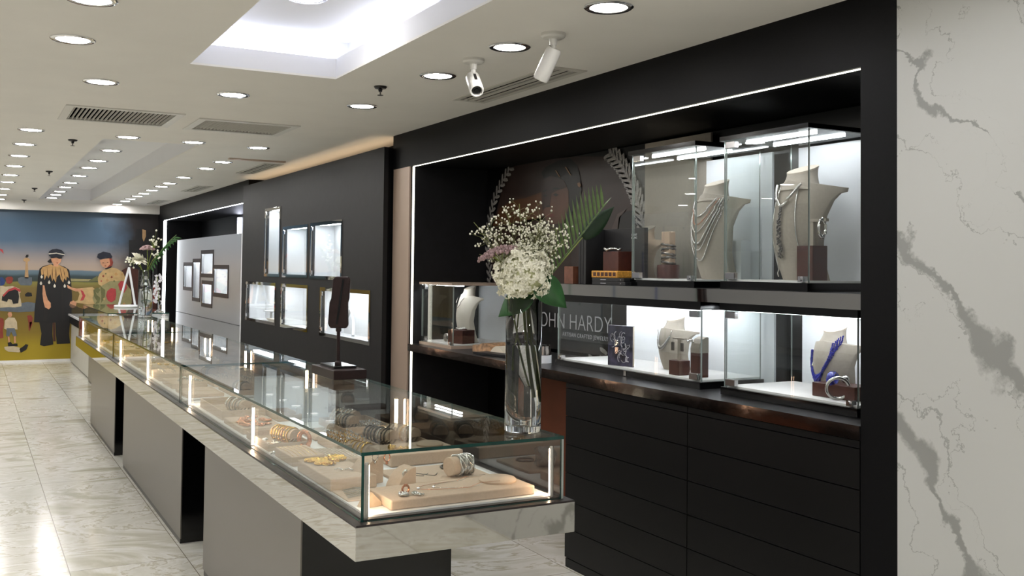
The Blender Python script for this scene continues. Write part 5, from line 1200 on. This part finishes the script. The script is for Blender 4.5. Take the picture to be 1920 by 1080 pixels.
# baby's breath sprays
def spray(label, foot, tip, spread, nb, seed, vb=3):
    random.seed(seed); t = thing('babys_breath', label, 'flower spray', tuple(foot), 0, 'sprays of baby\'s breath'); st = MB(); bd = MB(); f = Vector(foot)
    main = [p-f for p in stem_curve(f, f+(tip-f)*.5+UP*.03, tip)]; st.tube(main, .0014, 5)
    for i in range(nb):
        s = random.uniform(.45, 1.0); b0 = main[int(s*(len(main)-1))]
        d = (RT*random.gauss(0, 1)+FW*random.gauss(0, .8)+UP*random.uniform(-.2, 1.2)).normalized(); e = b0+d*spread*random.uniform(.35, 1)
        st.tube([b0, (b0+e)/2+UP*.004, e], .0006, 4)
        for j in range(vb):
            d2 = (d*.7+RT*random.gauss(0, .6)+FW*random.gauss(0, .6)+UP*random.gauss(0.2, .5)).normalized(); g = e+d2*random.uniform(.008, .024)
            st.tube([e, g], .0005, 3); bd.ball(g, random.uniform(.0027, .0042), 6, 4)
    st.build('stems', 'stem_thin', t); b_ = bd.build('buds', 'bud_white', t, smooth=60); b_['kind'] = 'stuff'
ft = at(.005, .44, .0)
for k, (dx, z, dy, sp, nb, lb) in enumerate([(-.150, .66, 0, .055, 16, 'leftmost low'), (-.130, .70, .02, .06, 20, 'upper left'), (-.060, .74, .01, .065, 26, 'tall left'), (.005, .74, .03, .07, 30, 'tall central'), (.055, .73, -.01, .065, 30, 'tall right'), (.075, .68, .02, .065, 30, 'right'), (.045, .65, -.02, .06, 26, 'central low'), (.10, .62, 0, .045, 16, 'lowest right')]):
    spray('%s spray of tiny white baby\'s breath above the hydrangea' % lb, ft, at(dx, z, dy), sp, nb, 100+k)
for k, (dx, z, dy, sp, nb, lb) in enumerate([(-.02, .775, .0, .05, 22, 'highest central'), (.12, .70, .0, .055, 26, 'far right'), (-.175, .71, .0, .04, 16, 'farthest left upper'), (.135, .655, -.02, .04, 18, 'outermost right')]):
    spray('%s spray of tiny white baby\'s breath in the near vase' % lb, ft, at(dx, z, dy), sp, nb, 140+k)
spray('drooping spray of baby\'s breath left of the mauve flower', at(0, .5, .01), at(-.155, .600, .01), .035, 9, 120)
random.seed(5)
# palm frond
base = at(.02, .43, .03); tipp = at(.285, .785, .06); t = thing('palm_frond', 'folded green palm frond rising to the right of the flowers', 'palm leaf', tuple(base))
R0 = stem_curve(Vector(base), at(.14, .60, .05), tipp, 24); st = MB().tube([p-base for p in R0], lambda s: .0035*(1-.7*s), 6); st.build('rachis', 'palm_green', t, smooth=60)
m = MB()
for i in range(5, 23):
    p = R0[i]-base; L = .125*math.sin(PI*(i-3)/23)+.02
    leaf(m, p, UP*1.0-RT*.18+FW*.05+RT*.02*(i-12)*.4, FW, L, .0052, bend=-.05, n=5)
    leaf(m, p, RT*.62+UP*.80+FW*.25, UP, L*.62, .006, bend=.05, n=5)
m.build('leaflets', 'palm_green', t)
t = thing('broad_leaf', 'broad dark green leaf behind the tip of the palm frond', 'leaf', tuple(at(.205, .665, .10))); m = MB()
leaf(m, Vector((0, 0, 0)), RT*.75+UP*.75, FW, .155, .032, bend=.1, n=10); lv = m.build('blade', 'leaf_deep_green', t, smooth=60); lv.modifiers.new('solid', 'SOLIDIFY').thickness = .0008
MB().tube([Vector((0, 0, 0)), RT*-.10-UP*.12-FW*.03, at(.02, .42)-at(.205, .665, .10)], .002, 5).build('stem', 'stem_green', t)
# stems in the water
for k, (a, b_, r, mt, lb) in enumerate([((-.012, .44), (-.028, .20), .003, 'stem_green', 'thin green flower stem leaning left inside the near vase'), ((.01, .44), (.05, .10), .0065, 'stem_green', 'thick yellow-green stem reaching down to the right inside the near vase'), ((.02, .40), (.052, .215), .004, 'stem_thin', 'short brownish stem at the right inside the near vase')]):
    o = MB().tube(stem_curve(at(a[0], a[1]), at((a[0]+b_[0])/2-.01, (a[1]+b_[1])/2), at(b_[0], b_[1])), r, 8).build('flower_stem', mt, smooth=60); tag(o, lb, 'flower stem', 'stems in the near vase')

# far vase on the third counter
V0 = Vector((1.66, 11.22, 1.0))
vase(tuple(V0+UP*.0005), .075, .50, 'second clear glass vase of flowers, on the far end of the third counter', .30)
t = thing('cream_rose', 'large cream flower in the far vase', 'flower', tuple(at(-.07, .60, -.02)))
m = MB()
for k in range(26):
    a = random.uniform(0, 2*PI); e = random.uniform(-.3, 1.2); d = RT*math.cos(a)+FW*math.sin(a)*.7+UP*e; leaf(m, Vector((0, 0, 0)), d, UP if abs(e) < .9 else RT, .10, .045, bend=.35, n=5)
m.build('petals', 'petal_cream', t, smooth=60); MB().tube([Vector((0, 0, 0)), RT*.05-UP*.15, RT*.08-UP*.5], .006, 6).build('stem', 'stem_green', t)
c = at(.01, .72, 0); t = thing('mauve_flower', 'mauve rounded flower above the cream bloom in the far vase', 'flower', tuple(c)); m = MB()
for i in range(120):
    a = random.uniform(0, 2*PI); q = math.sqrt(random.random()); m.ball(RT*(q*math.cos(a)*.075)+FW*(q*math.sin(a)*.06)+UP*(.04*(1-q*q)), .011, 5, 4)
m.build('flower_head', 'petal_mauve', t, smooth=60); MB().tube([Vector((0, 0, 0)), RT*.02-UP*.3, -UP*.6], .004, 6).build('stem', 'stem_green', t)
for k, (dx, z, n_, lb) in enumerate([(.10, .80, 20, 'upper right spray of small white flowers in the far vase'), (-.17, .60, 16, 'lower left spray of small white flowers in the far vase'), (.12, .66, 14, 'right spray of small white flowers in the far vase')]):
    t = thing('white_spray', lb, 'flower spray', tuple(at(0, .46, 0)), 0, 'white sprays in the far vase'); st = MB(); bd = MB(); e = at(dx, z)-at(0, .46, 0); st.tube([Vector((0, 0, 0)), e*.6+UP*.03, e], .003, 5)
    for i in range(n_): p = e+RT*random.gauss(0, .035)+UP*random.gauss(0, .035)+FW*random.gauss(0, .03); st.tube([e*.8, p], .0012, 4); bd.ball(p, .011, 6, 4)
    st.build('stems', 'stem_green', t); bd.build('blossoms', 'bud_white', t, smooth=60)
t = thing('palm_frond', 'green frond arching up to the right out of the far vase', 'palm leaf', tuple(at(.02, .46))); m = MB(); R0 = stem_curve(Vector((0, 0, 0)), RT*.10+UP*.25, RT*.30+UP*.42)
m.tube(R0, .004, 5); m.build('rachis', 'palm_green', t)
m = MB()
for i in range(2, 13): leaf(m, R0[i], RT*.6+UP*(.9-.08*i), FW, .10, .010, n=4); leaf(m, R0[i], RT*.2-UP*.3, FW, .07, .010, n=4)
m.build('leaflets', 'leaf_green', t)
V0 = Vector((1.97, 12.25, 1.0)); t = thing('orchid_stem', 'slender white orchid on the near end of the fourth counter', 'flower', tuple(V0+UP*.001))
MB().lathe([(0, 0), (.06, 0), (.05, .012), (.015, .03), (.018, .13), (0, .13)], 16).build('pot', 'vase_glass', t, smooth=40)
MB().tube([Vector((0, 0, .1)), RT*-.02+UP*.3, RT*-.03+UP*.42], .004, 5).build('stem', 'stem_green', t); m = MB()
for k in range(7):
    for q in range(4): leaf(m, RT*random.uniform(-.06, .02)+UP*(.12+.05*k), RT*math.cos(q*1.6+k)+UP*math.sin(q*1.6+k), FW, .04, .018, n=4)
m.build('blossoms', 'orchid_white', t)
# necklace easel on the fourth counter
t = thing('necklace_easel', 'white A-shaped easel on an oval white plate on the fourth counter', 'display stand', (1.83, 13.85, 1.001))
MB().lathe([(0, 0), (.16, 0), (.17, .012), (.16, .026), (0, .028)], 30).build('base_plate', 'white_acrylic', t, smooth=40)
e0 = RT*-.11+UP*.028; e1 = RT*.01+UP*.52; e2 = RT*.10+UP*.028
MB().tube([e0, e1], .014, 8).build('leg', 'white_acrylic', t); MB().tube([e2, e1], .014, 8).build('leg', 'white_acrylic', t)
